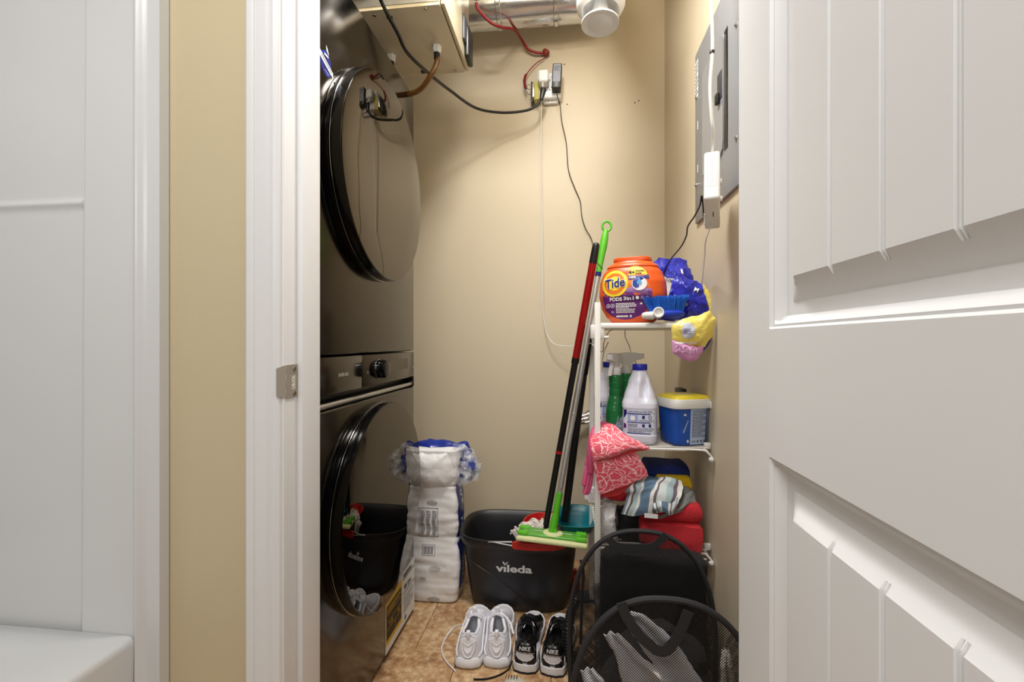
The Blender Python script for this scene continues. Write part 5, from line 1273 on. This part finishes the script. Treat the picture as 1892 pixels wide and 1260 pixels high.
        P_ = [mpb(x, y, 3) for x, y in [(-.016, .020), (-.014, .006), (-.006, -.006), (0, -.010), (.006, -.006), (.014, .006), (.016, .020), (.008, .014), (0, .010), (-.008, .014), (-.016, .020)]]
        MB().tube(spline(P_, 4), .0014, 6).build('moulded_seam', 'shoes', t)
        tb = X @ Vector((0, .010, .098)); MB().box((-.0065, -.004, -.012), (.0065, .010, .012), .003, mat=X @ Matrix.Translation((0, .012, .099))).build('pull_tab', 'shoew', t)
        MB().box((-.0075, -.004, 0), (.0075, .006, .022), .0025, mat=X @ Matrix.Translation((off(.45), .405 * L, .106))).build('tongue_tab', 'shoew', t)
        # side cage curves
        for sd in (-1, 1):
            c_ = [X @ Vector((sd * (pw(s) + .001) * f + off(s), s * L, z)) for s, z, f in [(.03, .034, 1.0), (.12, .036, 1), (.25, .048, 1), (.38, .072, .93), (.5, .078, .8)]]
            MB().tube(spline(c_, 5), .003, 6).build('side_cage', 'shoes', t)
        bb_ = MB()
        for k in range(16):
            for sd in (-1, 1):
                s = .05 + .9 * k / 15; p = X @ Vector((sd * (pw(s) + fl * .7) + off(s), s * L, .004)); bb_.cyl(p, p + Vector((0, 0, .010)), .0014, n=5)
        stuff(bb_.build('sole_grooves', 'smudge', t))
    else:
        uw = (X.to_3x3() @ Vector((0, .25, 1))).normalized()
        mpb = drop_map(ups[0], X @ Vector((0, .004, .055)), Ym, uw, .001)
        decal('heel_patch', [[(-.030, .010), (.030, .010), (.029, -.004), (.020, -.014), (.008, -.018), (-.008, -.018), (-.020, -.014), (-.029, -.004)]], mpb, 'leatherw', t, 1, 6)
        for yy in (.004, -.003): decal('stitch_line', [(-.022, yy - .0005, .022, yy + .0005)], mpb, 'smudge', t, 4)
        htb = MB().grid(lambda u, v: mpb((u - .5) * .062 * (1 - .15 * (v - .5) ** 2), .011 + .026 * v, 0) + (X.to_3x3() @ Vector((0, -1, 0))) * (.003 + .002 * sin(PI * v)), 16, 8, -.003).build('heel_tab', 'leatherb', t, 60)
        mpt = drop_map(htb, X @ Vector((0, -.01, .055)), Ym, uw, .0008)
        text('heel_lettering', 'NIKE', mpt, 'leatherw', t, 0, .0235, .017, 2, .02, .12, width=.036)
        for sd in (-1, 1):
            P0 = [(.045, .040, 1.0), (.10, .080, .80), (.20, .068, .86), (.30, .052, .98), (.45, .040, 1.03), (.62, .036, 1.02)]
            P1 = [(.03, .036, 1.02), (.08, .060, .94), (.16, .052, .98), (.28, .040, 1.04), (.44, .034, 1.05), (.63, .034, 1.03)]
            MB().loft([[X @ Vector((sd * (pw(s) * f + .0025) + off(s), s * L, z)) for s, z, f in P0], [X @ Vector((sd * (pw(s) * f + .0035) + off(s), s * L, z)) for s, z, f in P1]], False, False, closed=False).build('side_flash', 'leatherw', t, 60)
        tmap = drop_map(ups[0], X @ Vector((off(.85), .86 * L, .06)), Ym, X.to_3x3() @ Vector((0, 1, 0)), .001)
        decal('toe_box', [[(.026 * cos(q), .026 * sin(q) + .004) for q in [2 * PI * i / 24 for i in range(24)]]], tmap, 'leatherw', t, 1, 5)
        ql = X @ Vector((0, .02, .080))
        MB().tube(spline([X @ Vector((x, y, z)) for x, y, z in [(-.016, .09, .086), (-.010, .115, .090), (0, .122, .091), (.010, .118, .090), (.018, .105, .087)]], 4), .0016, 6).build('collar_highlight', 'leatherw', t)  # white tube drawn as a highlight along the front collar edge
    return t
h1 = PZ(864, 1236, 0); h2 = PZ(917, 1235, 0); h3 = PZ(969, 1245, 0); h4 = PZ(1020, 1251, 0)
shoe('sneaker', 'white sneaker, leftmost of the shoes, with a lace trailing on the floor', h1, .285, .100, R(4), 'white', 1)
shoe('sneaker', 'white sneaker on the right of the white pair, a lace across its opening', h2, .285, .100, R(3), 'white', -1)
shoe('sneaker', 'black and white sneaker with heel lettering, next to the white pair', h3, .275, .100, R(-3), 'black', -1)
shoe('sneaker', 'black and white sneaker with heel lettering, next to the mesh hamper', h4, .275, .100, R(-5), 'black', 1)
lz = [h1 + Vector((-.02, .17, .075)), h1 + Vector((-.045, .15, .05)), PZ(838, 1160, .02), PZ(824, 1178, .004), PZ(817, 1195, .004), PZ(818, 1210, .004), PZ(827, 1225, .004), PZ(836, 1234, .004), PZ(842, 1241, .004)]
sh = [o for o in C.objects if o.name.startswith('sneaker') and o.type == 'EMPTY']
MB().tube(spline(lz, 7), .0033, 8, ry=.0022).build('loose_lace', 'shoew', sh[0])
lz = [h2 + Vector((-.040, .15, .080)), h2 + Vector((-.025, .13, .102)), h2 + Vector((.01, .11, .104)), h2 + Vector((.035, .085, .092)), h2 + Vector((.048, .06, .075))]
MB().tube(spline(lz, 7), .0033, 8, ry=.0022).build('loose_lace', 'shoew', sh[1])
lz = [PZ(946, 1222, .03), PZ(940, 1236, .004), PZ(925, 1246, .004), PZ(905, 1253, .004), PZ(889, 1255, .004), PZ(875, 1255, .003)]
MB().tube(spline(lz, 7), .0032, 8, ry=.002).build('loose_lace', 'lining', sh[2])
kc_ = PZ(953, 1251, .045); kc_.z = 0
kb = MB()
kb.loft([sel((kc_.x, kc_.y - .075, z), a_, .095 * a_ / .047, 2.4, 32) for z, a_ in ((0, .038), (.006, .045), (.03, .047), (.042, .040), (.050, .025), (.052, .008))]).wrinkle(.0015, 60, 3)
ks = thing('knit_slipper', 'cream knitted slipper toe at the very bottom of the picture', 'slipper', kc_)
kb.build('knit_upper', 'knit', ks, 70)
b = MB()
for i in range(5): b.tube(spline([kc_ + Vector((-.028 + .008 * i - .0, -.015 + .004 * j, .053 - .0015 * j + .001 * (j % 2))) for j in range(6)], 3), .0012, 5)
stuff(b.build('knit_ribs', 'blackstrap', ks))
# ================================================================== HAMPERS
def hamper(label, cx0, y0, wd, ht, dp, straps, lean=0):
    t = thing('mesh_hamper', label, 'hamper', (cx0, y0, 0))
    def outl(w2, h, n=40, z0=.004):
        P = [(-w2 * .93, z0), (w2 * .93, z0), (w2 * .985, h * .12), (w2, h * .32)]
        P += [(w2 * math.copysign(abs(cos(q)) ** .84, cos(q)), h * .36 + h * .64 * abs(sin(q)) ** .84) for q in [PI * i / n for i in range(1, n)]]
        P += [(-w2, h * .32), (-w2 * .985, h * .12)]
        return P
    P = outl(wd / 2, ht)
    def panel(nm, org, ax, P, mt='net', ln=0, rim=True):
        org = Vector(org); ax = Vector(ax)
        b = MB(); nr = org.z * 0; nn = ax.cross(Vector((0, 0, 1)))
        g = [org + ax * x + Vector((0, 0, z)) + Vector((0, ln * z, 0)) for x, z in P]
        c = sum(g, Vector()) / len(g)
        rg = [[c + (p - c) * (s / 6) for p in g] for s in range(6, 0, -1)]
        b.loft(rg, False, False); b.add([c], []); j = 5 * len(g)
        b.f += [(j + i, j + (i + 1) % len(g), len(b.v) - 1) for i in range(len(g))]
        o = b.build(nm, mt, t, 180)
        if rim: r = MB().tube(g + [g[0]], .0068, 8, False, ry=.0068).build('rim_band', 'blackstrap', o)
        return g
    fg = panel('front_panel', (cx0, y0, 0), (1, 0, 0), P, ln=lean)
    panel('back_panel', (cx0, y0 + dp, 0), (1, 0, 0), outl(wd / 2 - .01, ht * .62), rim=False)
    Ps = outl(dp / 2 - .004, ht * .66)
    for s_ in (-1, 1): panel('side_panel', (cx0 + s_ * (wd / 2 - .004), y0 + dp / 2, 0), (0, 1, 0), Ps, rim=False)
    MB().box((cx0 - wd / 2 + .01, y0 + .005, .002), (cx0 + wd / 2 - .01, y0 + dp - .005, .006)).build('base_panel', 'net', t)
    for s_ in straps:
        pts = [PY(x, y, y0 + s_[1]) for x, y in s_[0]]
        b = MB(); sp2 = spline(pts, 6); rows = []
        for i, p in enumerate(sp2):
            d = (sp2[min(i + 1, len(sp2) - 1)] - sp2[max(i - 1, 0)]).normalized(); nrm = Vector((0, -1, 0)).cross(d).normalized() * s_[2]
            rows.append([p - nrm, p + nrm, p + nrm + Vector((0, .003, 0)), p - nrm + Vector((0, .003, 0))])
        b.loft(rows).build('carry_strap', 'blackstrap', t, 40)
    return t
hamper('black mesh pop-up hamper in front, bottom right, with dangling strap', .205, 1.0, .405, .489, .27, [
    ([(1148, 1114), (1158, 1140), (1180, 1172), (1205, 1196), (1216, 1203), (1228, 1204), (1240, 1195), (1258, 1165), (1272, 1130)], -.012, .0105)])
hamper('black mesh pop-up hamper behind, standing against the shelf rack', .205, 1.325, .400, .500, .125, [
    ([(1124, 995), (1134, 1006), (1150, 1011), (1185, 1012), (1205, 1010), (1220, 1000), (1232, 988)], -.008, .010),
    ([(1073, 1035), (1078, 1060), (1076, 1100), (1074, 1150), (1073, 1190)], .03, .004)])
def blob(name, mat, label, c, r, seed, cat='clothes', amp=.03, n=2.5):
    tab = [(0, r[0] * .8, r[1] * .8), (r[2] * .1, r[0], r[1]), (r[2] * .5, r[0] * 1.0, r[1] * 1.0), (r[2] * .85, r[0] * .75, r[1] * .75), (r[2], r[0] * .3, r[1] * .3)]
    if n > 4: tab = tab[:3] + [(r[2] * .96, r[0] * .98, r[1] * .95), (r[2], r[0] * .9, r[1] * .8)]
    b = MB().loft(loftz(tab, Vector(c), n, 60, 0, 28)).wrinkle(amp, 9, seed, True, keep=lambda v: min(1, max(0, (v.z - .01) / .05)))
    o = b.build(name, mat, None, 70); tag(o, label, cat); return o
blob('black_laundry', 'blackcloth', 'black clothes heaped inside the front mesh hamper', (.215, 1.135, .008), (.145, .085, .34), 3, amp=.018)
blob('dark_laundry', 'blackcloth', 'black clothes inside the rear mesh hamper', (.245, 1.390, .008), (.150, .042, .405), 8, amp=.006, n=5)
def ribbon(pts, wds, Y, th, mat, label, seed):
    sp_ = [PY(x, y, yy) for (x, y), yy in zip(pts, Y)]
    b = MB().grid(lambda u, v: (lambda i, t: sp_[i].lerp(sp_[min(i + 1, len(sp_) - 1)], t) + Vector((1, 0, .35)).normalized() * (u - .5) * (wds[i] + (wds[min(i + 1, len(wds) - 1)] - wds[i]) * t))(min(int(v * (len(sp_) - 1)), len(sp_) - 2), v * (len(sp_) - 1) - min(int(v * (len(sp_) - 1)), len(sp_) - 2)) + Vector((0, -.006 * sin(u * 9) , 0)), 14, 40, th)
    b.wrinkle(.003, 30, seed); o = b.build('white_garment', mat, None, 60); tag(o, label, 'clothes'); return o
ribbon([(1150, 1128), (1170, 1140), (1200, 1170), (1235, 1215), (1262, 1275)], [.004, .045, .06, .07, .09], [1.014, 1.012, 1.012, 1.012, 1.012], .003, 'whitecloth', 'white crinkled plastic bag showing diagonally through the front hamper mesh', 3)
ribbon([(1128, 1170), (1150, 1195), (1165, 1220), (1185, 1245), (1215, 1290)], [.03, .04, .05, .085, .12], [1.012, 1.011, 1.010, 1.010, 1.010], .003, 'whitecloth', 'white garment low in the front hamper, left of the crinkled bag', 5)
ribbon([(1084, 1236), (1098, 1258), (1110, 1290)], [.025, .04, .05], [1.03, 1.02, 1.02], .003, 'whitecloth', 'white garment corner at the bottom left of the front hamper', 7)
ribbon([(1340, 1200), (1342, 1230), (1345, 1280)], [.010, .022, .03], [1.03, 1.02, 1.02], .003, 'knit', 'cream garment edge at the right side of the front hamper', 9)
# black ribbed vacuum hose at the hamper
hz_ = MB(); c_ = spline([PY(1066, 1105, 1.52), PY(1056, 1130, 1.50), PY(1050, 1160, 1.47), PY(1049, 1185, 1.45), PY(1051, 1205, 1.44), PY(1056, 1222, 1.44)], 12)
hz_.tube(c_, [.0165 if i % 3 else .0135 for i in range(len(c_))], 14)
tag(hz_.build('ribbed_hose', 'black'), 'black ribbed hose between the black sneaker and the hampers', 'hose')
